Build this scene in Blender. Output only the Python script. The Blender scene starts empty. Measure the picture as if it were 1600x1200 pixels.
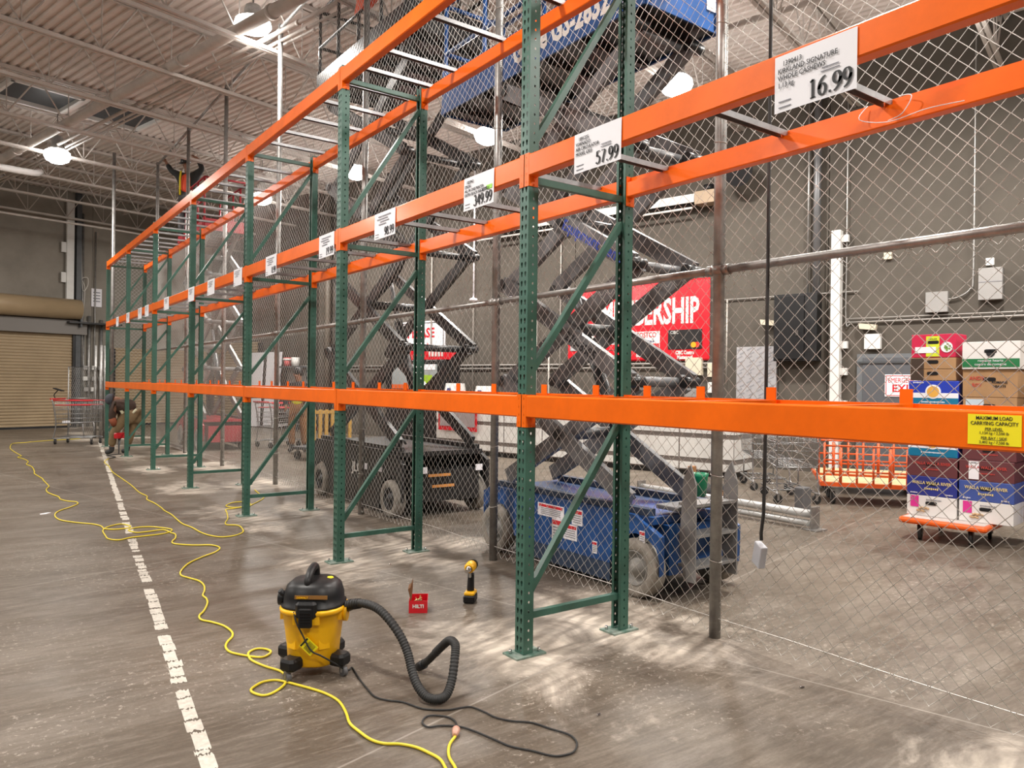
import bpy, bmesh, math, random
from mathutils import Vector, Matrix
from mathutils.geometry import tessellate_polygon
random.seed(7)
PI = math.pi
C = bpy.context.scene.collection
S = bpy.context.scene

# ------------------------------------------------------------------ camera
CP = Vector((-2.4736, -3.2457, 1.4731))
yaw, pitch, roll, FPX = 0.6301, -0.0002, 0.0121, 1168.16
fw = Vector((math.sin(yaw) * math.cos(pitch), math.cos(yaw) * math.cos(pitch), math.sin(pitch)))
rt = Vector((math.cos(yaw), -math.sin(yaw), 0)); up = rt.cross(fw)
rt2 = rt * math.cos(roll) + up * math.sin(roll); up2 = -rt * math.sin(roll) + up * math.cos(roll)
cd = bpy.data.cameras.new('camera'); cam = bpy.data.objects.new('camera', cd); C.objects.link(cam)
m = Matrix((rt2, up2, -fw)).transposed().to_4x4(); m.translation = CP
cam.matrix_world = m
cd.sensor_width = 36; cd.lens = FPX * 36 / 1600; cd.clip_start = .05; cd.clip_end = 200
S.camera = cam

# ------------------------------------------------------------------ world, exposure
w = bpy.data.worlds.new('world'); S.world = w; w.use_nodes = True
w.node_tree.nodes['Background'].inputs[0].default_value = (.9, .93, 1, 1)
w.node_tree.nodes['Background'].inputs[1].default_value = .35
S.view_settings.view_transform = 'Standard'; S.view_settings.look = 'None'
S.view_settings.gamma = 1; S.view_settings.use_curve_mapping = False
S.view_settings.exposure = 0.0
LAMP_W = 280.0
S.cycles.max_bounces = 6; S.cycles.diffuse_bounces = 4; S.cycles.glossy_bounces = 3
S.cycles.transmission_bounces = 3; S.cycles.transparent_max_bounces = 6
S.cycles.sample_clamp_indirect = 6
S.cycles.use_denoising = True

BT = math.radians(14.3)                     # the building is turned against the rack
bX = Vector((math.cos(BT), math.sin(BT), 0)); bY = Vector((-math.sin(BT), math.cos(BT), 0))
def bw(x, y, z=0): return bX * x + bY * y + Vector((0, 0, z))
W = 10.2; FW = 22.2; DECK = 7.1; CH = 6.2

# ------------------------------------------------------------------ materials
MATS = {}
def mat(name, col, rough=.5, metal=0, noise=0, nscale=8, bump=0, emit=0, col2=None, spec=None, coat=0):
    if name in MATS: return MATS[name]
    m = bpy.data.materials.new(name); m.use_nodes = True; nt = m.node_tree; N = nt.nodes; L = nt.links
    b = N['Principled BSDF']; c = tuple(col) + (1,)
    b.inputs['Base Color'].default_value = c; b.inputs['Roughness'].default_value = rough
    b.inputs['Metallic'].default_value = metal
    if spec is not None: b.inputs['Specular IOR Level'].default_value = spec
    if coat: b.inputs['Coat Weight'].default_value = coat; b.inputs['Coat Roughness'].default_value = .15
    if noise or bump:
        tc = N.new('ShaderNodeTexCoord'); n = N.new('ShaderNodeTexNoise'); n.inputs['Scale'].default_value = nscale
        n.inputs['Detail'].default_value = 6; n.inputs['Roughness'].default_value = .65
        L.new(tc.outputs['Object'], n.inputs['Vector'])
        if noise:
            r = N.new('ShaderNodeMix'); r.data_type = 'RGBA'
            k = 1 - noise
            a = col2 if col2 else [v * k for v in col]
            r.inputs['A'].default_value = tuple(a) + (1,); r.inputs['B'].default_value = c
            mr = N.new('ShaderNodeMapRange'); mr.inputs['From Min'].default_value = .35; mr.inputs['From Max'].default_value = .62
            L.new(n.outputs['Fac'], mr.inputs['Value']); L.new(mr.outputs['Result'], r.inputs['Factor'])
            L.new(r.outputs['Result'], b.inputs['Base Color'])
        if bump:
            bp = N.new('ShaderNodeBump'); bp.inputs['Strength'].default_value = bump; bp.inputs['Distance'].default_value = .01
            L.new(n.outputs['Fac'], bp.inputs['Height']); L.new(bp.outputs['Normal'], b.inputs['Normal'])
    if emit:
        b.inputs['Emission Color'].default_value = c; b.inputs['Emission Strength'].default_value = emit
    MATS[name] = m; return m

ORANGE = mat('orange_enamel', (.95, .155, .002), .34, 0, .12, 5, 0, spec=.32, coat=.14)
GREEN = mat('green_enamel', (.047, .135, .10), .38, 0, .22, 6, 0, spec=.5)
GALV = mat('galvanised_steel', (.40, .39, .375), .42, .7, .3, 14, .05)
GALVD = mat('galvanised_wire', (.60, .575, .54), .45, .4)
BAR = mat('bar_steel', (.33, .33, .335), .42, .75, .2, 20)
PAPER = mat('paper_white', (.83, .82, .86), .6)
INK = mat('ink_black', (.012, .012, .014), .6)
INKG = mat('ink_grey', (.22, .22, .25), .7)
WHITE = mat('white_paint', (.72, .71, .68), .45, 0, .1, 3)
BLACK = mat('black_plastic', (.010, .010, .011), .42, spec=.35)
BLACKR = mat('black_rubber', (.022, .022, .022), .62)
DBLACK = mat('black_enamel', (.016, .016, .017), .35, 0, .4, 6)
BLUE = mat('blue_enamel', (.012, .075, .26), .38, 0, .3, 5)
ARMG = mat('arm_grey_paint', (.15, .15, .155), .45, .1, .3, 5)
DARKG = mat('dark_grey_paint', (.07, .075, .08), .45, 0, .25, 5)
TYRE = mat('grey_tyre', (.33, .30, .26), .8, 0, .35, 14, .3)
RED = mat('red_paint', (.52, .012, .02), .38)
SIGNRED = mat('sign_red', (.62, .008, .02), .3, coat=.5)
YEL = mat('yellow_plastic', (.98, .52, .004), .38, 0, .12, 3, spec=.5)
YELC = mat('yellow_cord', (.78, .62, .035), .42)
YLAB = mat('yellow_label', (.95, .82, .01), .5)
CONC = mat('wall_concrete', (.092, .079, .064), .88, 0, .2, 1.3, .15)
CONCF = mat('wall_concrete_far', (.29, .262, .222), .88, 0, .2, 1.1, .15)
DECKM = mat('deck_paint', (.70, .62, .57), .75, 0, .12, 1.5)
JOISTM = mat('joist_paint', (.55, .50, .46), .6, 0, .15, 3)
TAN = mat('tan_shutter', (.36, .27, .165), .5, 0, .15, 1)
TANL = mat('tan_shutter_hood', (.42, .31, .185), .45, 0, .1, 1)
WOOD = mat('plywood', (.62, .47, .26), .7, 0, .3, 9)
CARD = mat('cardboard', (.40, .23, .11), .85, 0, .15, 7)
CARDD = mat('cardboard_inside', (.17, .075, .03), .85)
GLASSB = mat('lamp_glass', (1, .98, .95), .3, emit=22)
CHROME = mat('chrome', (.7, .7, .7), .18, 1)
CREAM = mat('cream_box', (.62, .55, .42), .6)
GREYBOX = mat('grey_box', (.30, .29, .28), .5, .2)
DOORG = mat('door_grey', (.085, .09, .10), .5)
SKIN = mat('skin', (.25, .12, .07), .55)

def floor_material():
    m = bpy.data.materials.new('polished_concrete'); m.use_nodes = True; nt = m.node_tree; N = nt.nodes; L = nt.links
    b = N['Principled BSDF']; tc = N.new('ShaderNodeTexCoord')
    def noise(scale, detail=6, rough=.6, vec=None, dist=0):
        n = N.new('ShaderNodeTexNoise'); n.inputs['Scale'].default_value = scale; n.inputs['Detail'].default_value = detail
        n.inputs['Roughness'].default_value = rough; n.inputs['Distortion'].default_value = dist
        L.new(vec or tc.outputs['Object'], n.inputs['Vector']); return n.outputs['Fac']
    def mr(v, a, b_, c=0, d=1):
        n = N.new('ShaderNodeMapRange'); n.inputs[1].default_value = a; n.inputs[2].default_value = b_
        n.inputs[3].default_value = c; n.inputs[4].default_value = d; L.new(v, n.inputs[0]); return n.outputs[0]
    def mth(op, a, b_=None, c=None):
        n = N.new('ShaderNodeMath'); n.operation = op
        for i, v in enumerate((a, b_, c)):
            if v is None: continue
            if isinstance(v, (int, float)): n.inputs[i].default_value = v
            else: L.new(v, n.inputs[i])
        return n.outputs[0]
    def mix(f, a, b_):
        n = N.new('ShaderNodeMix'); n.data_type = 'RGBA'
        if isinstance(f, (int, float)): n.inputs['Factor'].default_value = f
        else: L.new(f, n.inputs['Factor'])
        for k, v in (('A', a), ('B', b_)):
            if isinstance(v, tuple): n.inputs[k].default_value = v + (1,)
            else: L.new(v, n.inputs[k])
        return n.outputs['Result']
    mp = N.new('ShaderNodeMapping'); L.new(tc.outputs['Object'], mp.inputs[0]); mp.inputs['Scale'].default_value = (.5, 2.2, 1)
    mp.inputs['Rotation'].default_value = (0, 0, .55)
    streak = noise(1.6, 8, .7, mp.outputs[0], .6)
    big = noise(.55, 5, .6)
    base = mix(mr(big, .35, .65), (.082, .063, .046), (.138, .111, .085))
    base = mix(mr(streak, .42, .72, 0, .65), base, (.235, .203, .172))
    mp2 = N.new('ShaderNodeMapping'); L.new(tc.outputs['Object'], mp2.inputs[0]); mp2.inputs['Scale'].default_value = (1.6, 9, 1); mp2.inputs['Rotation'].default_value = (0, 0, .5)
    scr = noise(3.2, 8, .75, mp2.outputs[0], .3)
    base = mix(mr(scr, .50, .72, 0, .6), base, (.27, .235, .195))
    base = mix(mr(scr, .48, .28, 0, .6), base, (.055, .042, .031))
    fine = noise(60, 3, .7)
    base = mix(mr(fine, .4, .7, 0, .3), base, (.07, .055, .042))
    # pale drilling dust around the rack feet
    sx = N.new('ShaderNodeSeparateXYZ'); L.new(tc.outputs['Object'], sx.inputs[0])
    X, Y = sx.outputs[0], sx.outputs[1]
    dn = noise(1.4, 7, .7, None, .8)
    ppn = mth('PINGPONG', mth('ADD', Y, 2.515 * 20), 1.2575)      # 0 at each frame
    tot = None
    for cx_, sg in ((-.02, .50), (.72, .42), (1.12, .40)):
        dx = mth('DIVIDE', mth('SUBTRACT', X, cx_), sg)
        dy = mth('DIVIDE', ppn, .95)
        d = mth('SQRT', mth('ADD', mth('MULTIPLY', dx, dx), mth('MULTIPLY', dy, dy)))
        d = mth('ADD', d, mth('MULTIPLY', mth('SUBTRACT', dn, .47), 3.4))
        v = mr(d, .95, .1)
        tot = v if tot is None else mth('MAXIMUM', tot, v)
    swirl = N.new('ShaderNodeTexWave'); swirl.inputs['Scale'].default_value = 2.4; swirl.inputs['Distortion'].default_value = 9
    swirl.inputs['Detail'].default_value = 4; L.new(mp.outputs[0], swirl.inputs['Vector'])
    tot = mth('MULTIPLY', tot, mr(swirl.outputs['Fac'], .15, .75, .55, 1))
    base = mix(mth('MULTIPLY', tot, .9), base, (.60, .53, .45))
    # scattered powder specks
    sp = noise(26, 4, .8); spm = mth('MULTIPLY', mr(sp, .57, .65), mr(noise(.9, 3, .5), .45, .60))
    base = mix(mth('MULTIPLY', spm, .75), base, (.46, .41, .35))
    # saw-cut joints on the building grid
    rot = N.new('ShaderNodeMapping'); rot.inputs['Rotation'].default_value = (0, 0, -BT); L.new(tc.outputs['Object'], rot.inputs[0])
    s2 = N.new('ShaderNodeSeparateXYZ'); L.new(rot.outputs[0], s2.inputs[0])
    j = None
    for ax, per, off in ((s2.outputs[0], 3.7, 3.05), (s2.outputs[1], 3.7, .22)):
        t = mth('PINGPONG', mth('ADD', ax, per * 10 + off), per / 2)
        v = mr(t, .004, .007, 1, 0); j = v if j is None else mth('MAXIMUM', j, v)
    base = mix(mth('MULTIPLY', j, .65), base, (.30, .27, .235))
    L.new(base, b.inputs['Base Color'])
    b.inputs['Specular IOR Level'].default_value = .19
    rg = mth('ADD', mr(noise(2.2, 6, .7), .3, .7, .30, .50), mth('MULTIPLY', tot, .4))
    L.new(rg, b.inputs['Roughness'])
    bp = N.new('ShaderNodeBump'); bp.inputs['Strength'].default_value = .12; bp.inputs['Distance'].default_value = .01
    L.new(noise(14, 8, .7), bp.inputs['Height']); L.new(bp.outputs['Normal'], b.inputs['Normal'])
    return m

# ------------------------------------------------------------------ mesh helpers
def rotz(a): return Matrix.Rotation(a, 4, 'Z')
class MB:
    def __init__(s): s.v = []; s.f = []; s.mi = []; s.cur = 0; s.sm = []
    def add(s, vs, fs, smooth=False):
        o = len(s.v); s.v += [Vector(v) for v in vs]
        for f in fs: s.f.append(tuple(i + o for i in f)); s.mi.append(s.cur); s.sm.append(smooth)
        return s
    def m(s, i): s.cur = i; return s
    def box(s, c, d, R=None):
        c = Vector(c); hx, hy, hz = d[0] / 2, d[1] / 2, d[2] / 2
        vs = [Vector((a * hx, b * hy, e * hz)) for e in (-1, 1) for b in (-1, 1) for a in (-1, 1)]
        if R is not None: vs = [R @ v for v in vs]
        return s.add([v + c for v in vs], [(0, 2, 3, 1), (4, 5, 7, 6), (0, 1, 5, 4), (2, 6, 7, 3), (0, 4, 6, 2), (1, 3, 7, 5)])
    def bx(s, a, b):      # by two corners
        return s.box([(p + q) / 2 for p, q in zip(a, b)], [abs(p - q) for p, q in zip(a, b)])
    def cbox(s, c, d, r, R=None):   # box with chamfered vertical and top edges
        x, y, z = d[0] / 2, d[1] / 2, d[2] / 2
        def ring(k, zz): 
            return [(x - k, -y + 0, zz), (x, -y + k, zz), (x, y - k, zz), (x - k, y, zz), (-x + k, y, zz), (-x, y - k, zz), (-x, -y + k, zz), (-x + k, -y, zz)]
        def sc(rg, q): return [((abs(a) - q) * (1 if a > 0 else -1), (abs(b) - q) * (1 if b > 0 else -1), e) for a, b, e in rg]
        rings = [sc(ring(r, -z), r * .6), ring(r, -z + r), ring(r, z - r), sc(ring(r, z), r * .6)]
        vs = [Vector(v) for rg in rings for v in rg]
        if R is not None: vs = [R @ v for v in vs]
        fs = []
        for k in range(3):
            for i in range(8): j = (i + 1) % 8; fs.append((k * 8 + i, k * 8 + j, k * 8 + 8 + j, k * 8 + 8 + i))
        fs.append(tuple(range(7, -1, -1))); fs.append(tuple(range(24, 32)))
        return s.add([v + Vector(c) for v in vs], fs)
    def bar(s, p0, p1, w_, h, upv=(0, 0, 1)):
        p0 = Vector(p0); p1 = Vector(p1); d = (p1 - p0); l = d.length; d.normalize(); u = Vector(upv)
        if abs(d.dot(u)) > .98: u = Vector((1, 0, 0))
        sd = d.cross(u).normalized(); u = sd.cross(d).normalized()
        R = Matrix((sd, d, u)).transposed()
        return s.box((p0 + p1) / 2, (w_, l, h), R)
    def tube(s, pts, r, n=8, cap=True, closed=False):
        pts = [Vector(p) for p in pts]; k = len(pts); rs = r if isinstance(r, (list, tuple)) else [r] * k
        prev = None; vs = []
        for i, p in enumerate(pts):
            a = pts[max(i - 1, 0)] if not closed else pts[i - 1]; b = pts[min(i + 1, k - 1)] if not closed else pts[(i + 1) % k]
            t = (b - a)
            if t.length < 1e-9: t = Vector((0, 0, 1))
            t.normalize()
            if prev is None:
                u = Vector((0, 0, 1)) if abs(t.z) < .9 else Vector((1, 0, 0))
            else: u = prev
            u = (u - t * u.dot(t)); 
            if u.length < 1e-6: u = t.orthogonal()
            u.normalize(); prev = u; q = t.cross(u)
            for j in range(n):
                an = 2 * PI * j / n; vs.append(p + (u * math.cos(an) + q * math.sin(an)) * rs[i])
        fs = []
        for i in range(k - 1 if not closed else k):
            i2 = (i + 1) % k
            for j in range(n): fs.append((i * n + j, i * n + (j + 1) % n, i2 * n + (j + 1) % n, i2 * n + j))
        s.add(vs, fs, True)
        if cap and not closed:
            o = len(s.v) - len(vs)
            s.f.append(tuple(o + j for j in range(n - 1, -1, -1))); s.mi.append(s.cur); s.sm.append(False)
            s.f.append(tuple(o + (k - 1) * n + j for j in range(n))); s.mi.append(s.cur); s.sm.append(False)
        return s
    def cyl(s, c, axis, r, l, n=20):
        a = Vector(axis).normalized() * l / 2; return s.tube([Vector(c) - a, Vector(c) + a], r, n)
    def lathe(s, prof, c=(0, 0, 0), n=24, R=None, sx=1, sy=1, pw=None, caps=True):
        vs = []
        for r, z in prof:
            for j in range(n):
                an = 2 * PI * j / n; ca, sa = math.cos(an), math.sin(an)
                if pw:
                    ca = math.copysign(abs(ca) ** pw, ca); sa = math.copysign(abs(sa) ** pw, sa)
                v = Vector((r * ca * sx, r * sa * sy, z))
                vs.append((R @ v if R is not None else v) + Vector(c))
        fs = []
        for i in range(len(prof) - 1):
            for j in range(n): fs.append((i * n + j, i * n + (j + 1) % n, (i + 1) * n + (j + 1) % n, (i + 1) * n + j))
        s.add(vs, fs, True); o = len(s.v) - len(vs)
        if not caps: return s
        s.f.append(tuple(o + j for j in range(n - 1, -1, -1))); s.mi.append(s.cur); s.sm.append(False)
        s.f.append(tuple(o + (len(prof) - 1) * n + j for j in range(n))); s.mi.append(s.cur); s.sm.append(False)
        return s
    def prism(s, poly, a, b, fn):     # poly 2D, extruded a..b, fn(u,v,t)->xyz
        n = len(poly); vs = [fn(u, v, a) for u, v in poly] + [fn(u, v, b) for u, v in poly]
        fs = [(i, (i + 1) % n, n + (i + 1) % n, n + i) for i in range(n)] + [tuple(range(n - 1, -1, -1)), tuple(range(n, 2 * n))]
        return s.add(vs, fs)
    def quad(s, a, b, c, d): return s.add([a, b, c, d], [(0, 1, 2, 3)])
    def xf(s, M):
        s.v = [M @ v for v in s.v]; return s
    def mesh(s, name, mats):
        me = bpy.data.meshes.new(name); me.from_pydata([tuple(v) for v in s.v], [], s.f); 
        if not isinstance(mats, (list, tuple)): mats = [mats]
        for k in mats: me.materials.append(k)
        me.polygons.foreach_set('material_index', s.mi); me.polygons.foreach_set('use_smooth', s.sm)
        bm = bmesh.new(); bm.from_mesh(me); bmesh.ops.recalc_face_normals(bm, faces=bm.faces[:]); bm.to_mesh(me); bm.free()
        me.update(); return me
    def build(s, name, mats, parent=None, world=False):
        if world and parent is not None:
            M = parent.matrix_basis.inverted()
            q = parent.parent
            while q is not None: M = M @ q.matrix_basis.inverted(); q = q.parent
            s.v = [M @ v for v in s.v]
        o = bpy.data.objects.new(name, s.mesh(name, mats)); C.objects.link(o); o.parent = parent; return o
def link_mesh(name, me, parent, loc=(0, 0, 0), rz=0):
    o = bpy.data.objects.new(name, me); C.objects.link(o); o.parent = parent; o.location = loc; o.rotation_euler.z = rz; return o
def tag(o, label=None, cat=None, group=None, kind=None):
    if label: o['label'] = label
    if cat: o['category'] = cat
    if group: o['group'] = group
    if kind: o['kind'] = kind
    return o
def thing(name, label, cat, loc=(0, 0, 0), rz=0, group=None):
    o = bpy.data.objects.new(name, None); o.empty_display_size = .1; C.objects.link(o)
    o.location = loc; o.rotation_euler = (0, 0, rz); return tag(o, label, cat, group)
def bthing(name, label, cat, x, y, z=0, rz=0, group=None):
    return thing(name, label, cat, bw(x, y, z), BT + rz, group)
def copy_tree(o, parent=None):
    c = o.copy(); C.objects.link(c); c.parent = parent
    for ch in list(o.children): copy_tree(ch, c)
    return c
def struct(o): o['kind'] = 'structure'; return o
TXT = {}
def text(body, size, origin, right, upv, parent, m_, name='lettering', sx=1.0, off=0.0, ext=.0006, align='LEFT', world=False):
    cu = bpy.data.curves.new('t', 'FONT'); cu.body = body; cu.size = size; cu.extrude = ext; cu.offset = off; cu.align_x = align
    cu.resolution_u = 2
    ob = bpy.data.objects.new('t', cu); C.objects.link(ob); dg = bpy.context.evaluated_depsgraph_get()
    me = bpy.data.meshes.new_from_object(ob.evaluated_get(dg)); bpy.data.objects.remove(ob); bpy.data.curves.remove(cu)
    right = Vector(right).normalized(); upv = Vector(upv).normalized(); n = right.cross(upv)
    M = Matrix((right * sx, upv, n)).transposed().to_4x4(); M.translation = Vector(origin) + n * .0012
    me.transform(M); me.materials.clear(); me.materials.append(m_); me.name = name
    o = bpy.data.objects.new(name, me); C.objects.link(o); o.parent = parent; return o
def spline(pts, k=6, closed=False):
    P = [Vector(p) for p in pts]; out = []; n = len(P)
    for i in range(n - 1):
        a, b, c, d = P[max(i - 1, 0)], P[i], P[i + 1], P[min(i + 2, n - 1)]
        for j in range(k):
            t = j / k; t2 = t * t; t3 = t2 * t
            out.append(.5 * ((2 * b) + (c - a) * t + (2 * a - 5 * b + 4 * c - d) * t2 + (3 * b - a - 3 * c + d) * t3))
    out.append(P[-1]); return out
ORD = ['first', 'second', 'third', 'fourth', 'fifth', 'sixth', 'seventh', 'eighth', 'ninth', 'tenth', 'eleventh', 'twelfth', 'thirteenth', 'fourteenth']

# ================================================================== BUILDING
b = MB(); b.add([bw(-16, -12, 0), bw(W + .3, -12, 0), bw(W + .3, FW + .3, 0), bw(-16, FW + .3, 0), bw(-16, -12, -.2), bw(W + .3, -12, -.2), bw(W + .3, FW + .3, -.2), bw(-16, FW + .3, -.2)],
                [(0, 1, 2, 3), (7, 6, 5, 4), (0, 4, 5, 1), (1, 5, 6, 2), (2, 6, 7, 3), (3, 7, 4, 0)])
struct(b.build('floor', floor_material()))
# walls: tilt-up concrete panels with joints
def wallpanel(name, x0, y0, x1, y1, h, thick, mt, joints=()):
    b = MB(); p0 = bw(x0, y0); p1 = bw(x1, y1); d = (p1 - p0).normalized(); n = Vector((-d.y, d.x, 0))
    L = (p1 - p0).length; cuts = [0] + list(joints) + [L]
    for a, c in zip(cuts, cuts[1:]):
        b.bar(p0 + d * (a + .008) + n * thick / 2 + Vector((0, 0, h / 2)), p0 + d * (c - .008) + n * thick / 2 + Vector((0, 0, h / 2)), thick, h)
    b.bar(p0 + n * (thick / 2 + .02) + Vector((0, 0, h / 2)), p1 + n * (thick / 2 + .02) + Vector((0, 0, h / 2)), thick, h)
    return struct(b.build(name, mt))
# right wall seen from inside faces -Xb: thickness outward
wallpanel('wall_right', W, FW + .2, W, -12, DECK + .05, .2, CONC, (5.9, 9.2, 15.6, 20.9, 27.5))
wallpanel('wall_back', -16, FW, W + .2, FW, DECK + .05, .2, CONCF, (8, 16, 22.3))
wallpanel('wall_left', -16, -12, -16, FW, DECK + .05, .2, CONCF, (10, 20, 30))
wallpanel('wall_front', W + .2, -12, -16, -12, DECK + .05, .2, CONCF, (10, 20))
# corrugated deck
b = MB(); x = -16.0; k = 0; p = .1524; prof = []
while x < W:
    prof += [(x, 0), (x + .062, 0), (x + .078, .042), (x + .136, .042)]; x += p
prof.append((x, 0)); y0, y1 = -12, FW + .2
vs = [bw(a, y0, DECK + c) for a, c in prof] + [bw(a, y1, DECK + c) for a, c in prof]; n = len(prof)
b.add(vs, [(i, i + 1, n + i + 1, n + i) for i in range(n - 1)])
b.box(bw((-16 + W) / 2, (y0 + y1) / 2, DECK + .12), (W + 16.4, y1 - y0, .1), Matrix.Rotation(BT, 3, 'Z'))
struct(b.build('ceiling', DECKM))
# open-web roof joists running across the building
def joist_mesh():
    b = MB(); x0, x1 = -15.8, W - .05
    for dy in (-.035, .035):
        b.box(((x0 + x1) / 2, dy, CH + .025), (x1 - x0, .05, .05)); b.box(((x0 + x1) / 2, dy * 1.3, DECK - .035), (x1 - x0, .055, .06))
    x = x0 + .3; i = 0; P = 1.02
    while x + P < x1:
        b.tube([(x, 0, DECK - .06), (x + P / 2, 0, CH + .04)], .014, 6, False); b.tube([(x + P / 2, 0, CH + .04), (x + P, 0, DECK - .06)], .014, 6, False)
        b.tube([(x + P / 2, 0, DECK - .06), (x + P / 2, 0, CH + .04)], .010, 6, False)
        x += P
    return b.mesh('roof_joist', JOISTM)
jm = joist_mesh()
for i, yb in enumerate([-9.2, -7.15, -5.1, -3.05, -1.0, 1.05, 3.05, 5.05, 7.05, 9.02, 11.05, 13.1, 15.1, 17.2, 19.4, 21.75]):
    o = link_mesh('roof_joist', jm, None, bw(0, yb, 0), BT)
    k = 15 - i
    tag(o, 'cream open-web steel roof joist, ' + (ORD[k] + ' one out from the far wall' if k < 14 else ('fifteenth one out from the far wall' if k == 14 else 'behind the camera position')), 'roof joist', 'open-web roof joists under the deck')
# pipes and conduits along the roof
for lab, x, z, r, seg in (('thick cream sprinkler main pipe running below the roof joists', 2.32, 6.32, .085, 12),
                     ('slim cream pipe beside the thick main pipe under the roof', 2.72, 6.33, .03, 8),
                     ('second slim cream pipe right of the thick main under the roof', 2.86, 6.31, .022, 8),
                     ('third slim pipe, outermost right of the thick main under the roof', 2.98, 6.33, .018, 8),
                     ('cream pipe running above the right row of high bay lamps', 6.6, 6.42, .04, 8),
                     ('cream roof pipe left of the thick main, near the left picture edge', -1.6, 6.4, .04, 8)):
    b = MB(); b.tube([(0, -11.5 + i * 1.9, 0) for i in range(18)], r, seg)
    for i in range(14): b.cyl((0, -10.6 + i * 2.4, 0), (0, 1, 0), r * 1.18, .06, seg)
    o = b.build('roof_pipe', JOISTM); o.location = bw(x, 0, z); o.rotation_euler.z = BT; tag(o, lab, 'pipe')
b = MB(); b.tube([bw(-8, 19.9, 5.75), bw(0, 19.9, 5.72), bw(6.2, 19.95, 5.75), bw(W - .1, 20, 5.7)], .03, 8)
tag(b.build('roof_pipe', JOISTM), 'thin pipe crossing low in front of the far wall below the joists', 'pipe')
b = MB(); b.tube(spline([bw(-4, 16.1, 6.1), bw(0, 16.0, 5.95), bw(2.5, 16.2, 6.0), bw(3.0, 16.6, 6.15), bw(3.15, 17.2, 6.3)], 6), .075, 10)
tag(b.build('roof_duct', mat('duct_white', (.7, .68, .66), .5)), 'pale curved duct pipe under the roof left of the far lamp', 'duct')
# roof hatches (two square curbs with dark wells)
for i, (x, y) in enumerate(((2.15, 14.1), (3.65, 13.95))):
    t = bthing('roof_hatch', ('dark square roof hatch, the left one beside the thick pipe', 'dark square roof hatch, the right one beside the thick pipe')[i], 'roof hatch', x, y, DECK - .02, 0, 'smoke hatches in the deck')
    b = MB()
    for s_ in (-1, 1):
        b.box((s_ * .6, 0, -.05), (.06, 1.26, .1)); b.box((0, s_ * .6, -.05), (1.26, .06, .1))
    b.build('curb', WHITE, t)
    MB().box((0, 0, -.012), (1.14, 1.14, .02)).build('well', mat('hatch_dark', (.035, .04, .045), .4), t)
# high bay lamps
def make_lamp():
    t = thing('high_bay_lamp', '', 'lamp', (0, 0, 0), 0, 'high bay lamps under the roof')
    b = MB(); b.lathe([(.06, .32), (.10, .30), (.12, .22), (.12, .1), (.16, .06), (.18, .02)], n=20); b.tube([(0, 0, .32), (0, 0, .885)], .012, 6); b.build('housing', GALV, t)
    b = MB(); b.lathe([(.17, .03), (.235, -.02), (.25, -.10), (.21, -.19), (.12, -.24), (.02, -.25)], n=24); b.build('glass', GLASSB, t)
    ld = bpy.data.lights.new('lamp_light', 'AREA'); ld.shape = 'DISK'; ld.size = .45; ld.energy = LAMP_W; ld.color = (1, .95, .885)
    lo = bpy.data.objects.new('lamp_light', ld); C.objects.link(lo); lo.parent = t; lo.location = (0, 0, -.27)
    ld = bpy.data.lights.new('lamp_uplight', 'POINT'); ld.energy = LAMP_W * .2; ld.shadow_soft_size = .2; ld.color = (1, .95, .885)
    lo = bpy.data.objects.new('lamp_uplight', ld); C.objects.link(lo); lo.parent = t; lo.location = (0, 0, -.5)
    return t
lamp0 = make_lamp(); first = True
LAMPS = [(7.3, 2.92, 'nearest of the row above the blue lift'), (7.3, 6.82, 'second of the row, between blue platform and rack'), (7.35, 10.75, 'third of the row, behind a rack upright'), (7.4, 14.6, 'farthest of the row, left of the black lift'),
         (2.5, 6.95, 'at the top left over the rack, nearest on the left'), (2.75, 14.8, 'low at the far left beside the curved duct'),
         (7.3, -1.0, 'of the right row, right of the picture'), (7.3, -5, 'of the right row, behind the camera'), (2.3, -.6, 'above the rack near the camera, out of the picture'), (2.3, -5.5, 'middle row, behind the camera'),
         (-2.6, 2, 'of the left row, beside the camera'), (-2.6, 9, 'of the left row, left of the picture'), (-2.6, 16, 'of the left row, far left of the picture'), (-2.6, -5, 'of the left row, behind the camera'),
         (-8.5, 0, 'of the outermost row, left of the camera'), (-8.5, 8, 'of the outermost row, middle'), (-8.5, 16, 'of the outermost row, at the far end')]
for i, (x, y, l) in enumerate(LAMPS):
    o = lamp0 if i == 0 else copy_tree(lamp0)
    o.location = bw(x, y, 6.22 if i != 4 else 6.5)
    if i in (4, 5):
        if i == 4: o.scale = (1, 1, .67)
        for ch in o.children:
            if ch.type == 'LIGHT': ch.data = ch.data.copy(); ch.data.energy *= .55 if ch.data.type == 'AREA' else .25
    o['label'] = 'glowing high bay lamp ' + l

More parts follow.
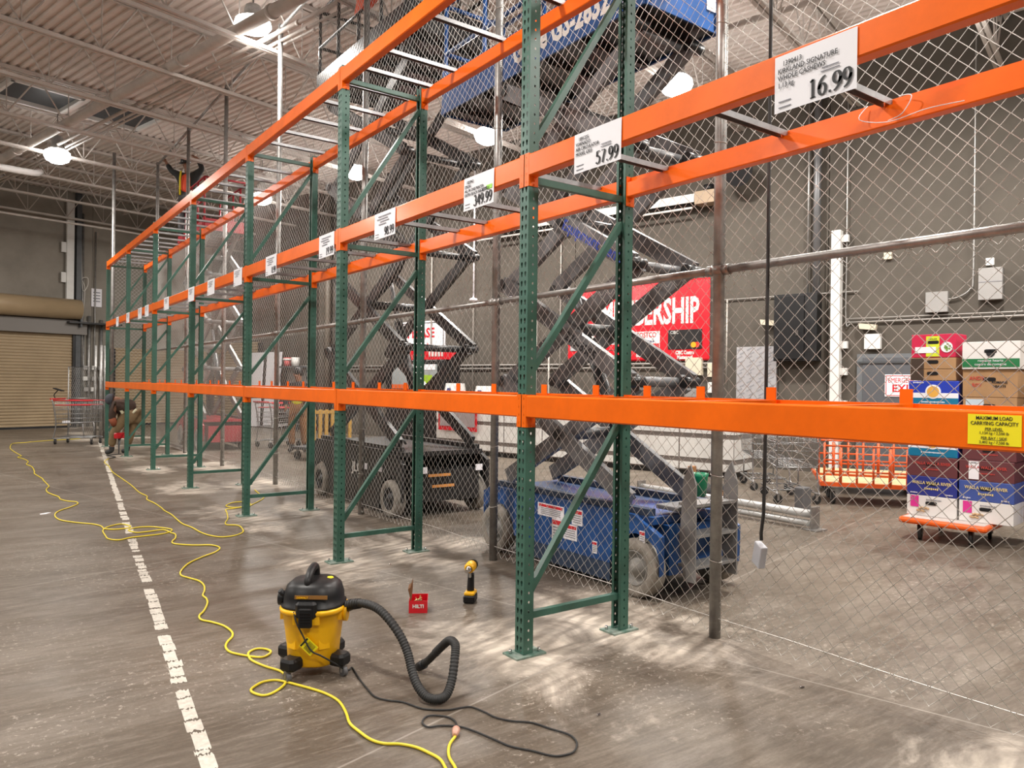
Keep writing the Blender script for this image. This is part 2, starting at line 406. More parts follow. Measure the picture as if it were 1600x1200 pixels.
# ------------------------------------------------------------------ far wall: shutters
def roll_door(nm, x0, x1, h, hood, lab):
    t = bthing(nm, None, None, (x0 + x1) / 2, FW - .02); t['kind'] = 'structure'
    wd = x1 - x0; b = MB(); z = .03; zs = []
    pr = []
    while z < h: pr += [(-.05, z), (-.07, z + .03), (-.07, z + .06), (-.05, z + .085)]; z += .09
    vs = [(-wd / 2, a, c) for a, c in pr] + [(wd / 2, a, c) for a, c in pr]; n = len(pr)
    b.add(vs, [(i, i + 1, n + i + 1, n + i) for i in range(n - 1)]); b.build('shutter', TAN, t)
    b = MB(); b.box((0, -.07, .03), (wd, .06, .06))
    for s_ in (-1, 1): b.box((s_ * (wd / 2 + .06), -.08, h / 2), (.12, .14, h))
    b.build('door_frame', DBLACK, t)
    if hood:
        MB().box((.1, -.14, h + .19), (wd + .5, .24, .42)).build('door_lintel', mat('lintel_grey', (.17, .155, .14), .5), t)
        b = MB(); b.tube([(-wd / 2 - .1, -.36, h + .72), (wd / 2 + .1, -.36, h + .72)], .30, 20); b.build('coil_hood', TANL, t)
        b = MB(); b.box((wd / 2 + .13, -.2, h + .6), (.05, .45, .8)); b.build('bracket', DARKG, t)
    return t
roll_door('door_1', .6, 5.72, 2.82, True, '')
roll_door('door_2', 6.95, 10.0, 2.42, False, '')
b = MB(); b.box(bw(5.62, FW - .14, 5.25), (.2, .1, 3.0), Matrix.Rotation(BT, 3, 'Z'))
for z in (4.5, 5.4): b.box(bw(5.46, FW - .12, z), (.14, .06, .3), Matrix.Rotation(BT, 3, 'Z'))
tag(b.build('door_track', WHITE), 'white vertical door track on the far wall above the rolled shutter', 'door track')
b = MB(); b.box(bw(5.86, FW - .1, 3.6), (.14, .18, 7.0), Matrix.Rotation(BT, 3, 'Z'))
tag(b.build('gap_strip', DARKG), 'dark strip drawn for the gap on the far wall beside the tan shutter', 'gap strip')  # dark gap on the wall, its darkness painted as a solid strip
t = bthing('notice_board', 'small white notice with black print high on the far wall', 'sign', 6.42, FW - .04, 3.98)
MB().box((0, 0, 0), (.3, .02, .56)).build('board', PAPER, t)
b = MB()
for k in range(4): b.box((0, -.012, .16 - k * .09), (.2, .004, .03))
b.build('print', INKG, t)
for k, (x, r, z1) in enumerate(((6.0, .03, 6.5), (6.2, .045, 3.4), (6.36, .02, 6.0), (6.55, .045, 3.3), (6.05, .02, 3.2))):
    b = MB(); b.tube([bw(x, FW - .09, .0), bw(x, FW - .09, z1)], r, 8)
    tag(b.build('conduit', GALV), ('thin grey conduit next to the dark far wall gap strip', 'wide galvanised pipe right of the far shutter', 'hair-thin conduit rising to the far notice', 'second wide galvanised pipe right of the far shutter', 'short thin conduit beside the shutter frame')[k], 'conduit')
for k in range(9):
    x = 6.1 + (k % 3) * .22 + random.uniform(-.04, .04); z = 1.15 + (k // 3) * .33
    tag(MB().box(bw(x, FW - .17, z), (.12, .08, .12), Matrix.Rotation(BT, 3, 'Z')).build('junction_box', WHITE if k % 2 else GREYBOX),
        'small junction box on the far wall, %s in the %s row' % (('left', 'middle', 'right')[k % 3], ('lowest', 'middle', 'top')[k // 3]), 'junction box', 'far wall junction boxes')
tag(MB().box(bw(6.25, FW - .3, 3.15), (1.5, .4, .05), Matrix.Rotation(BT, 3, 'Z')).build('steel_bracket', DBLACK), 'dark motor bracket shelf on the far wall under the notice', 'bracket')
b = MB(); b.tube(spline([bw(6.0, FW - .1, 3.2), bw(6.05, FW - .13, 4.2), bw(5.95, FW - .15, 4.5), bw(6.12, FW - .15, 4.55), bw(6.12, FW - .14, 4.3), bw(5.98, FW - .12, 4.25), bw(5.95, FW - .1, 5.8)], 6), .012, 6)
tag(b.build('cable', mat('pale_cable', (.6, .57, .52), .5)), 'pale coiled cable hanging on the far wall left of the notice', 'cable')

# ------------------------------------------------------------------ right wall fittings
def wbox(name, lab, cat, y0, y1, z0, z1, dep, mt, group=None, back=0):
    t = bthing(name, lab, cat, W - back, (y0 + y1) / 2, (z0 + z1) / 2, 0, group)
    MB().cbox((-dep / 2, 0, 0), (dep, abs(y1 - y0), z1 - z0), .004).build('body', mt, t); return t
def wl(t, dep): return (-dep - .002)
# big red membership sign
t = bthing('membership_sign', 'big red membership sign with white letters and card pictures on right wall', 'sign', W, 5.3, 2.76)
MB().cbox((-.03, 0, 0), (.06, 3.3, 1.58), .03).build('board', SIGNRED, t)
xx = -.062; RR = (0, -1, 0); UU = (0, 0, 1)
text('MEMBERSHIP', .70, (xx, -1.44, -.05), RR, UU, t, WHITE, sx=.56, off=.02, align='RIGHT')
for k, (yy, cap) in enumerate(((1.25, 'Gold Star'), (.5, 'Executive'), (-.30, 'Business $60'))):
    MB().cbox((xx - .006, yy - .0, -.38), (.01, .62, .36), .003).build('card_picture', WHITE, t)
    MB().box((xx - .012, yy, -.50), (.004, .6, .11)).build('card_band', mat('card_grey', (.4, .4, .42), .5) if k == 0 else SIGNRED, t)
    text('COSTCO', .15, (xx - .012, yy, -.32), RR, UU, t, SIGNRED, sx=.75, off=.003, align='CENTER')
    text('WHOLESALE', .06, (xx - .012, yy, -.42), RR, UU, t, mat('navy', (.01, .02, .12), .5), sx=1.1, off=.002, align='CENTER')
    if k == 2: text(cap, .12, (xx, yy, -.71), RR, UU, t, WHITE, sx=.72, off=.004, align='CENTER')
MB().cbox((xx - .006, -1.15, -.38), (.01, .72, .38), .003).build('card_picture', DBLACK, t)
text('CIBC', .09, (xx - .012, -.84, -.27), RR, UU, t, WHITE, sx=.9)
for k, (c_, dy) in enumerate((((.75, .03, .01), -.03), ((.9, .35, .01), .04))):
    b = MB(); b.cyl((xx - .014 - k * .003, -1.38 + dy, -.49), (1, 0, 0), .055, .004, 20); b.build('card_logo', mat('logo%d' % k, c_, .5), t)
text('CIBC Costco', .10, (xx, -1.15, -.67), RR, UU, t, WHITE, sx=.72, off=.004, align='CENTER')
text('Mastercard', .10, (xx, -1.15, -.76), RR, UU, t, WHITE, sx=.72, off=.004, align='CENTER')
# second white sign with red letters behind the black lift
t = bthing('notice_sign', 'white notice sign with dark border and red letters behind black lift', 'sign', W, 11.6, 2.56)
MB().cbox((-.015, 0, 0), (.03, 1.75, 1.0), .004).build('board', PAPER, t)
b = MB()
for s_ in (-1, 1): b.box((-.033, s_ * .82, 0), (.004, .02, .92)); b.box((-.033, 0, s_ * .45), (.004, 1.66, .02))
b.build('border', INK, t)
text('PLEASE', .34, (-.032, 0, .08), RR, UU, t, SIGNRED, sx=.95, off=.01, align='CENTER')
text('CALL', .34, (-.032, 0, -.32), RR, UU, t, SIGNRED, sx=.95, off=.01, align='CENTER')
# emergency exit door
t = bthing('door_3', None, None, W - .005, .38); t['kind'] = 'structure'
MB().box((-.03, 0, 1.02), (.06, 1.24, 2.04)).build('door_frame', mat('door_frame_grey', (.13, .14, .15), .5), t)
MB().cbox((-.065, 0, 1.0), (.03, 1.05, 1.96), .004).build('door_leaf', DOORG, t)
b = MB(); b.tube([(-.1, -.45, 1.02), (-.12, -.4, 1.02), (-.12, .4, 1.02), (-.1, .45, 1.02)], .02, 8); b.build('door_handle', CHROME, t)
MB().box((-.09, 0, 1.9), (.02, 1.2, .03)).build('door_closer', DARKG, t)
t = bthing('exit_sign', 'white emergency exit sign with red letters on grey door', 'sign', W - .085, .28, 1.52)
MB().cbox((-.006, 0, 0), (.012, .56, .36), .002).build('board', PAPER, t)
b = MB()
for s_ in (-1, 1): b.box((-.014, s_ * .26, 0), (.003, .01, .32)); b.box((-.014, 0, s_ * .16), (.003, .52, .01))
b.build('border', SIGNRED, t)
text('EMERGENCY', .11, (-.013, 0, .05), RR, UU, t, SIGNRED, sx=.74, off=.0, align='CENTER')
text('EXIT', .17, (-.013, 0, -.1), RR, UU, t, SIGNRED, sx=1.0, off=.003, align='CENTER')
t = wbox('wall_cabinet', 'tall black wall cabinet right of the hanging cable', 'cabinet', 1.6, 2.34, 1.93, 3.1, .26, DBLACK)
MB().cbox((-.275, .09, 0), (.02, .5, 1.1), .004).build('cabinet_door', BLACK, t)
b = MB(); b.box((-.29, -.05, -.1), (.03, .05, .09)); b.build('padlock', CHROME, t)
t = bthing('steel_post', 'white square steel guard post against the right wall', 'post', W - .1, 1.33, 0)
MB().cbox((0, 0, 2.07), (.16, .15, 4.14), .006).build('post', WHITE, t)
for z in (1.2, 1.75, 2.2, 4.0): MB().box((.03, -.12, z), (.08, .12, .12)).build('bracket', WHITE, t)
b = MB(); b.tube([bw(W - .12, 1.66, 3.0), bw(W - .12, 1.66, DECK - .1)], .06, 12); tag(b.build('drain_pipe', mat('pipe_grey', (.16, .16, .165), .4, .4)), 'grey vertical pipe dropping into the black cabinet', 'pipe')
b = MB(); b.tube([bw(W - .08, 1.82, 3.0), bw(W - .08, 1.82, DECK - .1)], .018, 8); tag(b.build('conduit', GALV), 'thin conduit left of the grey vertical pipe', 'conduit')
b = MB(); b.tube(spline([bw(W - .05, 1.19, DECK - .1), bw(W - .05, 1.19, 4.4), bw(W - .05, 1.19, 3.6), bw(W - .05, 1.19, 2.6), bw(W - .05, 1.12, 2.55)], 4), .012, 6)
tag(b.build('conduit', GALV), 'thin conduit rising beside the white guard post', 'conduit')
b = MB(); b.tube(spline([bw(W - .05, -.66, DECK - .1), bw(W - .05, -.66, 5.5), bw(W - .05, -.66, 3.3), bw(W - .05, -.62, 3.02), bw(W - .05, -.45, 2.9), bw(W - .05, -.28, 2.88)], 6), .014, 6)
tag(b.build('conduit', GALV), 'thin conduit bending into the pale wall box', 'conduit')
wbox('electrical_box', 'pale grey electrical box above the stacked cartons, hinged door', 'electrical box', -.33, -.02, 2.68, 3.0, .12, GREYBOX)
t = wbox('electrical_box', 'grey two-part electrical box right of the vertical conduit', 'electrical box', -1.05, -.74, 2.83, 3.31, .16, GREYBOX)
MB().box((-.163, 0, .03), (.006, .3, .008)).build('seam', INKG, t)
wbox('electrical_box', 'small white square box above the grey two-part box', 'electrical box', -.93, -.82, 3.36, 3.47, .07, WHITE)
wbox('electrical_box', 'small cream box high on wall right of white post', 'electrical box', .49, .61, 3.59, 3.7, .06, CREAM)
t = wbox('alarm_box', 'white alarm box above the emergency exit door', 'electrical box', .635, .885, 2.12, 2.37, .1, WHITE)
t = bthing('emergency_light', 'cream twin emergency light above the white alarm box', 'lamp', W - .09, .83, 2.52)
b = MB(); b.prism([(-.14, 0), (.14, .03), (.12, -.06), (-.12, -.09)], -.05, .05, lambda u, v, t_: (t_, u, v)); b.build('body', CREAM, t)
t = bthing('emergency_light', 'cream emergency light at the left edge of black cabinet', 'lamp', W - .09, 2.5, 2.66)
b = MB(); b.prism([(-.14, 0), (.14, .03), (.12, -.06), (-.12, -.09)], -.05, .05, lambda u, v, t_: (t_, u, v)); b.build('body', CREAM, t)
t = bthing('foil_board', 'shiny silver insulation board with grey print leaning on the wall', 'board', W - .06, 2.72, 1.6)
MB().box((0, 0, -.02), (.05, .74, 1.25)).build('board', mat('foil', (.55, .55, .57), .3, .5), t)
b = MB()
for k in range(16):
    for j in range(4): b.box((-.028, -.28 + j * .18 + (k % 2) * .05, -.56 + k * .075), (.003, .1, .022), Matrix.Rotation(-.5, 3, 'X'))
b.build('print', mat('foil_print', (.28, .28, .3), .5), t)
# long conduits along the wall
for k, (z, y0, y1, r) in enumerate(((2.58, -3.6, 1.2, .016), (2.64, -3.6, 1.2, .012), (1.91, 3.4, 14.5, .02), (1.83, 3.4, 14.5, .016), (3.1, 1.0, 3.6, .012))):
    b = MB(); b.tube([bw(W - .04, y0, z), bw(W - .04, (y0 + y1) / 2, z), bw(W - .04, y1, z)], r, 6)
    tag(b.build('conduit', mat('conduit_dull', (.33, .31, .29), .5, .3)), ('lower of two long horizontal conduits behind the carton stacks', 'upper of two long horizontal conduits behind the carton stacks', 'upper horizontal conduit below the red membership sign', 'lower horizontal conduit below the red membership sign', 'horizontal conduit left of the black cabinet')[k], 'conduit')
for k, (y, z0, z1) in enumerate(((9.75, .2, 7), (8.1, .2, 7), (7.8, .2, 3.4), (7.45, .2, 2.4), (7.15, .2, 7), (11.2, .2, 7), (3.3, 1.5, 3.1))):
    b = MB(); b.tube([bw(W - .05, y, z0), bw(W - .05, y, z1)], .022 if k % 2 else .015, 6)
    tag(b.build('conduit', mat('conduit_pale', (.45, .42, .38), .5, .2)), 'vertical conduit on right wall, ' + ('between black lift and blue lift', 'left of the red membership sign', 'short one behind the blue scissor arms', 'shortest one behind the blue scissor arms', 'passing behind the left end of red sign', 'behind the black lift', 'right of the red membership sign')[k], 'conduit')
for k, (y, z, sy, sz, m_) in enumerate(((4.35, 1.78, .3, .2, CREAM), (3.95, 1.85, .34, .34, CREAM), (3.55, 1.78, .22, .26, CREAM), (3.98, 1.38, .3, .24, GREYBOX), (3.55, 1.45, .2, .2, WHITE), (4.4, 1.4, .2, .3, CREAM))):
    wbox('electrical_box', ('cream electrical box below the red sign, left of three', 'tallest cream electrical box below the red sign', 'cream electrical box below the red sign, right of three', 'grey electrical box in the lower row below the red sign', 'white electrical box in the lower row below the red sign', 'cream electrical box in the lower row, leftmost below the red sign')[k], 'electrical box', y - sy / 2, y + sy / 2, z - sz / 2, z + sz / 2, .1, m_)
# long dock heater hung near the wall
t = bthing('tube_heater', 'long white tube heater with dark underside high on the right wall', 'heater', W - .25, 6.6, 4.95)
b = MB(); b.prism([(-.12, 0), (-.1, .16), (.1, .16), (.12, 0), (.09, 0), (.08, .12), (-.08, .12), (-.09, 0)], -2.75, 2.85, lambda u, v, t_: (u, t_, v)); b.build('reflector', WHITE, t)
b = MB(); b.tube([(0, -2.7, .02), (0, 2.8, .02)], .05, 10); b.build('burner_tube', DBLACK, t)
b = MB(); b.tube([(-.08, -2.7, -.1), (-.08, 2.8, -.1)], .022, 8); b.build('gas_pipe', WHITE, t)
MB().cbox((0, -3.0, .06), (.3, .45, .24), .01).build('burner_box', mat('heater_tan', (.34, .25, .17), .5), t)
b = MB(); b.tube([(0, -3.0, .18), (0, -3.0, .3)], .1, 14); b.build('blower', BLACK, t)
for y in (-2, 0, 2): b = MB(); b.tube([(0, y, .16), (0, y, DECK - 4.95)], .006, 5); b.build('hanger', GALV, t)
t = bthing('drop_pendant', 'white cord dropping to a small disc in front of the wall', 'pendant', 8.9, 8.6, 0)
b = MB(); b.tube([(0, 0, 3.35), (0, 0, CH)], .018, 8); b.build('drop_cord', PAPER, t)
b = MB(); b.lathe([(.02, 3.36), (.09, 3.33), (.09, 3.29), (.03, 3.27)], n=16); b.build('disc', PAPER, t)
t = bthing('speaker', 'black wall loudspeaker under the roof behind the middle beam', 'loudspeaker', W - .35, 2.9, 5.4)
b = MB(); b.lathe([(.12, 0), (.14, .06), (.26, .22), (.27, .26)], n=20, R=Matrix.Rotation(-1.9, 3, 'Y')); b.build('horn', BLACK, t)
MB().box((.15, 0, .1), (.25, .08, .08)).build('bracket', DBLACK, t)
# corner pipes and dark column near the far corner
for k, (y, r, z1, m_) in enumerate(((15.4, .09, 6.9, mat('pipe_brown', (.11, .09, .07), .6)), (15.0, .05, 6.9, DARKG), (16.0, .03, 6.9, GALV), (14.7, .04, 4.0, GALV))):
    b = MB(); b.tube([bw(W - .12, y, 0), bw(W - .12, y, z1)], r, 10)
    tag(b.build('pipe', m_), ('thick dark standpipe on the right wall left of the black lift', 'thinner dark standpipe right of the thick dark one', 'slim galvanised pipe left of the thick dark standpipe', 'short galvanised pipe right of the dark standpipes')[k], 'pipe')
roll_door_r = bthing('door_4', None, None, W - .02, 20.4, 0, -PI / 2); roll_door_r['kind'] = 'structure'
b = MB(); z = .03; pr = []
while z < 2.65: pr += [(-.05, z), (-.07, z + .03), (-.07, z + .06), (-.05, z + .085)]; z += .09
n = len(pr); b.add([(-1.4, a, c) for a, c in pr] + [(1.4, a, c) for a, c in pr], [(i, i + 1, n + i + 1, n + i) for i in range(n - 1)]); b.build('shutter', TAN, roll_door_r)
b = MB()
for s_ in (-1, 1): b.box((s_ * 1.46, -.08, 1.35), (.1, .12, 2.7))
b.build('door_frame', DBLACK, roll_door_r)

# ================================================================== RACK
L = 2.515; D = .712; Z1, Z2, Z3 = 1.411, 2.713, 4.024; NF = range(-1, 7)
def hole_panel(width, holes, pitch, z0, z1, fn):      # strip with punched holes repeated along z
    vs = []; fs = []; z = z0
    poly0 = [Vector((0, 0, 0)), Vector((width, 0, 0)), Vector((width, pitch, 0)), Vector((0, pitch, 0))]
    hs = [[Vector((a, c, 0)) for a, c in h] for h in holes]
    tris = tessellate_polygon([poly0] + hs); flat = poly0 + [v for h in hs for v in h]
    while z + pitch <= z1 + 1e-6:
        o = len(vs); vs += [fn(v.x, v.y + z) for v in flat]; fs += [(t_[0] + o, t_[1] + o, t_[2] + o) for t_ in tris]; z += pitch
    if z < z1 - 1e-4:
        o = len(vs); vs += [fn(0, z), fn(width, z), fn(width, z1), fn(0, z1)]; fs.append((o, o + 1, o + 2, o + 3))
    return vs, fs
def ell(cx_, cy_, a, b_, n=8): return [(cx_ + a * math.cos(2 * PI * i / n), cy_ + b_ * math.sin(2 * PI * i / n)) for i in range(n)]
def tear(cx_, cy_): return [(cx_ - .0085, cy_ + .006), (cx_ - .006, cy_ + .013), (cx_, cy_ + .016), (cx_ + .006, cy_ + .013), (cx_ + .0085, cy_ + .006), (cx_ + .004, cy_ - .006), (cx_ + .0035, cy_ - .014), (cx_ - .0035, cy_ - .014), (cx_ - .004, cy_ - .006)]
def upright_mesh(top):
    b = MB(); wd, dp = .076, .066; pt = .0508
    v, f = hole_panel(wd, [tear(.022, .0254), tear(.054, .0254)], pt, .012, top, lambda u, z: (0, -wd / 2 + u, z)); b.add(v, f)
    for s_ in (-1, 1):
        v, f = hole_panel(dp, [ell(.034, .0254, .0055, .0075)], pt, .012, top, lambda u, z: (u, s_ * wd / 2, z)); b.add(v, f)
        b.bx((dp - .002, s_ * wd / 2, .012), (dp, s_ * (wd / 2 - .018), top))
    # inner skins, so the section has thickness and the holes show dark depth
    return b.mesh('upright', GREEN)
UPM = upright_mesh(4.045)
def make_frame():
    t = thing('upright_frame', '', 'upright frame', (0, 0, 0), 0, 'green upright frames of the rack')
    a = link_mesh('upright', UPM, t, (-.038, 0, 0)); c = link_mesh('upright', UPM, t, (D + .038, 0, 0), PI)
    for x in (.0, D):
        b = MB(); b.box((x, 0, .005), (.20, .13, .010)); bp = b.build('base_plate', mat('base_green', (.07, .16, .12), .45, 0, .5, 12, 0, col2=(.30, .34, .30)), t)
        b = MB()
        for sx_ in (-.075, .075): b.cyl((x + sx_, -.03 * (1 if sx_ > 0 else -1), .02), (0, 0, 1), .009, .022, 6)
        b.build('bolt', CHROME, bp)
    x0, x1 = .026, D - .026
    for z in (.21, 1.30, 2.585, 3.94):
        MB().bar((x0, 0, z), (x1, 0, z), .034, .036).build('horizontal_brace', GREEN, t)
    for z0, z1 in ((.34, 1.24), (1.55, 2.44), (2.80, 3.84)):
        MB().bar((x0, 0, z0), (x1, 0, z1), .034, .036, (0, 1, 0)).build('diagonal_brace', GREEN, t)
    return t
f0 = make_frame()
for i in NF:
    o = f0 if i == -1 else copy_tree(f0)
    o.location = (0, i * L, 0)
    o['label'] = 'green perforated upright frame with bracing, ' + ('just beyond the right picture edge' if i == -1 else ('nearest one fully in view' if i == 0 else ('last one at the far end of the rack' if i == 6 else '%s one counted from the near end' % ORD[i])))
def beam_mesh(half):      # step beam, outer face at x=-.038 for front; z top at 0
    b = MB(); prof = [(-.042, 0), (-.042, -.104), (.02, -.104), (.02, -.03), (-.012, -.03), (-.012, 0)]
    # rounded shoulder on the outer edges
    prof = [(-.036, 0), (-.042, -.006), (-.042, -.112), (-.036, -.118), (.016, -.118), (.02, -.113), (.02, -.032), (-.010, -.032), (-.010, 0)]
    b.prism(prof, -half, half, lambda u, v, t_: (u, t_, v)); return b.mesh('beam', ORANGE)
BEAM = beam_mesh(L / 2 - .042)
def connector_mesh(sg):
    b = MB(); y = sg * (L / 2 - .042)
    v, f = hole_panel(.036, [ell(.018, .022, .004, .006, 6)], .044, -.172, .006, lambda u, z: (-.0425, y + sg * .002 + sg * u, z)); b.add(v, f)
    b.bx((-.0405, y + sg * .002, -.172), (-.039, y + sg * .038, .006))
    b.bx((-.0425, y - sg * .0, -.172), (.022, y + sg * .003, .004))
    b.box((-.006, y - sg * .004, -.135), (.012, .006, .016)); b.box((-.006, y - sg * .004, -.162), (.008, .005, .008))
    return b.mesh('connector', ORANGE)
CONN = [connector_mesh(-1), connector_mesh(1)]
def bay_name(i):
    if i == -1: return 'right of first frame'
    return 'between %s and %s frames' % (ORD[i], ORD[i + 1])
def make_beam():
    t = thing('load_beam', '', 'beam', (0, 0, 0), 0, 'orange load beams')
    link_mesh('beam', BEAM, t); link_mesh('connector', CONN[0], t); link_mesh('connector', CONN[1], t); return t
beam0 = make_beam(); first = True
for lv, (z, ln) in enumerate(((Z1, 'lowest'), (Z2, 'middle'), (Z3, 'top'))):
    for side in (0, 1):
        for i in range(-1, 6):
            o = beam0 if first else copy_tree(beam0); first = False
            o.location = (0 if side == 0 else D, i * L + L / 2, z); o.rotation_euler.z = 0 if side == 0 else PI
            o['label'] = 'orange %s beam on the %s level %s' % (('front', 'rear')[side], ln, bay_name(i))
# crossbars
def make_crossbar():
    b = MB(); b.prism([(-.02, 0), (-.02, -.028), (-.017, -.028), (-.017, -.003), (.017, -.003), (.017, -.028), (.02, -.028), (.02, 0)], -.005, D + .005, lambda u, v, t_: (t_, u, v))
    return b.mesh('crossbar', BAR)
CB = make_crossbar()
OFF2 = {-1: (.925, 1.43, 2.19), 0: (.23, 1.0, 1.49, 1.89)}; OFF3 = {0: (.16, .6, 1.27, 1.95, 2.35)}
for z, ln, OF in ((Z2, 'middle', OFF2), (Z3, 'top', OFF3)):
    for i in range(-1, 6):
        offs = OF.get(i, (.22, .72, 1.25, 1.75, 2.2) if z == Z3 else (.2, .9, 1.5, 2.12))
        for k, yo in enumerate(offs):
            o = link_mesh('crossbar', CB, None, (0, i * L + yo, z - .001)); o.rotation_euler.z = 0
            tag(o, 'steel crossbar, %s from near side, %s level %s' % (ORD[k], ln, bay_name(i)), 'crossbar', 'steel crossbars of the %s level' % ln)
def make_tabbar():
    b = MB(); b.bx((.0, -.025, -.02), (D, .025, -.001)); b.bx((D - .012, -.026, -.02), (D - .004, .026, .062)); return b.mesh('crossbar', ORANGE)
TB = make_tabbar()
for i in range(-1, 6):
    for k, yo in enumerate((.825, 1.475, 1.91, 2.3) if i == -1 else (.22, .74, 1.34, 1.84)):
        o = link_mesh('crossbar', TB, None, (0, i * L + yo, Z1 - .0015))
        tag(o, 'orange tabbed crossbar, %s from near side, lowest level %s' % (ORD[k], bay_name(i)), 'crossbar', 'orange crossbars of the lowest level')
# heavy serif figures drawn as pen strokes
def arc(cx_, cy_, rx, ry, a0, a1, n=14): return [(cx_ + rx * math.cos(math.radians(a0 + (a1 - a0) * i / n)), cy_ + ry * math.sin(math.radians(a0 + (a1 - a0) * i / n))) for i in range(n + 1)]
DIG = {'0': [arc(.26, .5, .19, .47, 0, 360, 24)], '1': [[(.28, 0), (.28, .5), (.28, .98)], [(.28, .97), (.2, .9), (.11, .87)], [(.12, .015), (.44, .015)]],
       '3': [arc(.23, .74, .15, .24, 150, -85), arc(.21, .27, .21, .26, 88, -155)], '4': [[(.36, .98), (.2, .64), (.03, .29)], [(.02, .28), (.5, .28)], [(.36, 0), (.36, .5), (.36, .98)]],
       '5': [[(.11, .94), (.28, .95), (.44, .95)], [(.13, .94), (.11, .56)], arc(.2, .31, .22, .29, 118, -145)], '7': [[(.05, .93), (.25, .93), (.46, .93)], [(.46, .93), (.3, .5), (.18, 0)]],
       '8': [arc(.26, .74, .16, .23, 0, 360, 20), arc(.26, .26, .2, .25, 0, 360, 20)], '6': [arc(.26, .31, .19, .29, 0, 360, 20), arc(.52, .36, .45, .62, 100, 182)], '9': [arc(.26, .69, .19, .29, 0, 360, 20), arc(0, .64, .45, .62, -80, 2)]}
def figures(body, h, x, yr, zb, parent):      # right-aligned, facing -x
    b = MB(); adv = {'.': .26}; w_ = sum(adv.get(c, .56) for c in body); u0 = -w_
    for c in body:
        if c == '.': b.box((0, u0 + .12, .07), (.001, .13, .13))
        for pth in DIG.get(c, ()):
            n = len(pth); vs = []
            for i in range(n):
                a_, c_ = pth[max(i - 1, 0)], pth[min(i + 1, n - 1)]; dx, dy = c_[0] - a_[0], c_[1] - a_[1]; l = math.hypot(dx, dy) or 1; dx /= l; dy /= l
                hw = .034 + .056 * abs(dy) ** 1.2
                for s_ in (-1, 1): vs.append((0, u0 + pth[i][0] - dy * hw * s_, pth[i][1] + dx * hw * s_))
            b.add(vs, [(2 * i, 2 * i + 1, 2 * i + 3, 2 * i + 2) for i in range(n - 1)])
        u0 += adv.get(c, .56)
    b.v = [Vector((x + v.x, yr - v.y * h, zb + v.z * h)) for v in b.v]
    return b.build('price_figures', INK, parent)
# price signs on the middle front beams
XS = -.0445
def price_sign(yl, yr, zt, zb, price, lines, note, extra=None):
    t = thing('price_sign', 'white price sign %s on the middle beam, %s' % (('reading ' + price) if price else 'with faint print', note), 'price sign', (XS, (yl + yr) / 2, zb), 0, 'price signs on the middle beams')
    w_ = yl - yr; h = zt - zb
    b = MB(); n = 8; vs = []
    for j in range(n + 1):
        for k, zz in enumerate((0, h * .5, h)): vs.append((-.0015 - (.003 * (1 - zz / h)) * (.6 + .4 * math.sin(j * .9 + yl)), w_ / 2 - w_ * j / n, zz))
    b.add(vs, [(j * 3 + k, j * 3 + k + 1, j * 3 + k + 4, j * 3 + k + 3) for j in range(n) for k in range(2)])
    b.build('sheet', PAPER, t)
    X = -.0055
    if price:
        figures(price, h * .32, X - .0008, -w_ / 2 + .012, .014, t)
    z = h * .80
    for k, s_ in enumerate(lines):
        if s_: text(s_, h * .125, (X, w_ / 2 - (.035 if k == 0 else .016), z), RR, UU, t, INK if price else INKG, sx=.86)
        z -= h * .125
    if not lines:
        b = MB()
        for k in range(4): b.box((X - .001, w_ * .1 * (k % 2), h * (.84 - k * .1)), (.0006, w_ * (.6 - .08 * k), h * .03))
        b.build('print', INKG, t)
    b = MB()
    for k in range(2): b.box((X, w_ * .36, h * (.18 - .1 * k)), (.0006, w_ * .16, h * .022))
    if lines and len(lines) > 1:
        b.box((X, -w_ * .2, h * .52), (.0006, w_ * .2, h * .02)); b.box((X, -w_ * .2, h * .46), (.0006, w_ * .22, h * .02))
    b.build('small_print', INKG, t)
    if extra: MB().box((X, -w_ * .36, h * .5), (.0006, w_ * .18, h * .12)).build('green_mark', mat('green_mark', (.35, .75, .1), .5), t)
price_sign(-1.56, -1.88, 2.70, 2.49, '16.99', ['1390413', 'KIRKLAND SIGNATURE', 'WHOLE CASHEWS', '1.13 kg'], 'nearest sign')
price_sign(-.42, -.75, 2.71, 2.515, '57.99', ['1891225', 'VORNADO', 'AIR CIRCULATOR', 'MODEL 6303'], 'right of the nearest upright')
price_sign(.60, .28, 2.71, 2.512, '349.99', ['1823962', 'EPSON', 'ALL IN ONE PRINTER', 'EXTRA BLACK INK BOTTLE'], 'left of the nearest upright', True)
price_sign(1.83, 1.50, 2.71, 2.52, '98.99', [], 'right of the second upright')
price_sign(2.91, 2.585, 2.713, 2.52, '19.99', [], 'left of the second upright')
price_sign(4.33, 4.0, 2.72, 2.525, '8.99', [], 'near the third upright')
for (a, c, nt) in ((5.45, 5.13, 'first sign beyond the third upright'), (6.59, 6.25, 'second sign beyond the third upright'), (7.60, 7.26, 'over the fourth upright'), (9.15, 8.8, 'midway beyond the fourth upright'),
                   (10.67, 10.34, 'just beyond the fifth upright'), (11.3, 10.95, 'second beyond the fifth upright'), (12.49, 12.15, 'near the sixth upright'), (13.69, 13.37, 'farthest sign')):
    price_sign(a, c, 2.72, 2.53, None, [], nt)
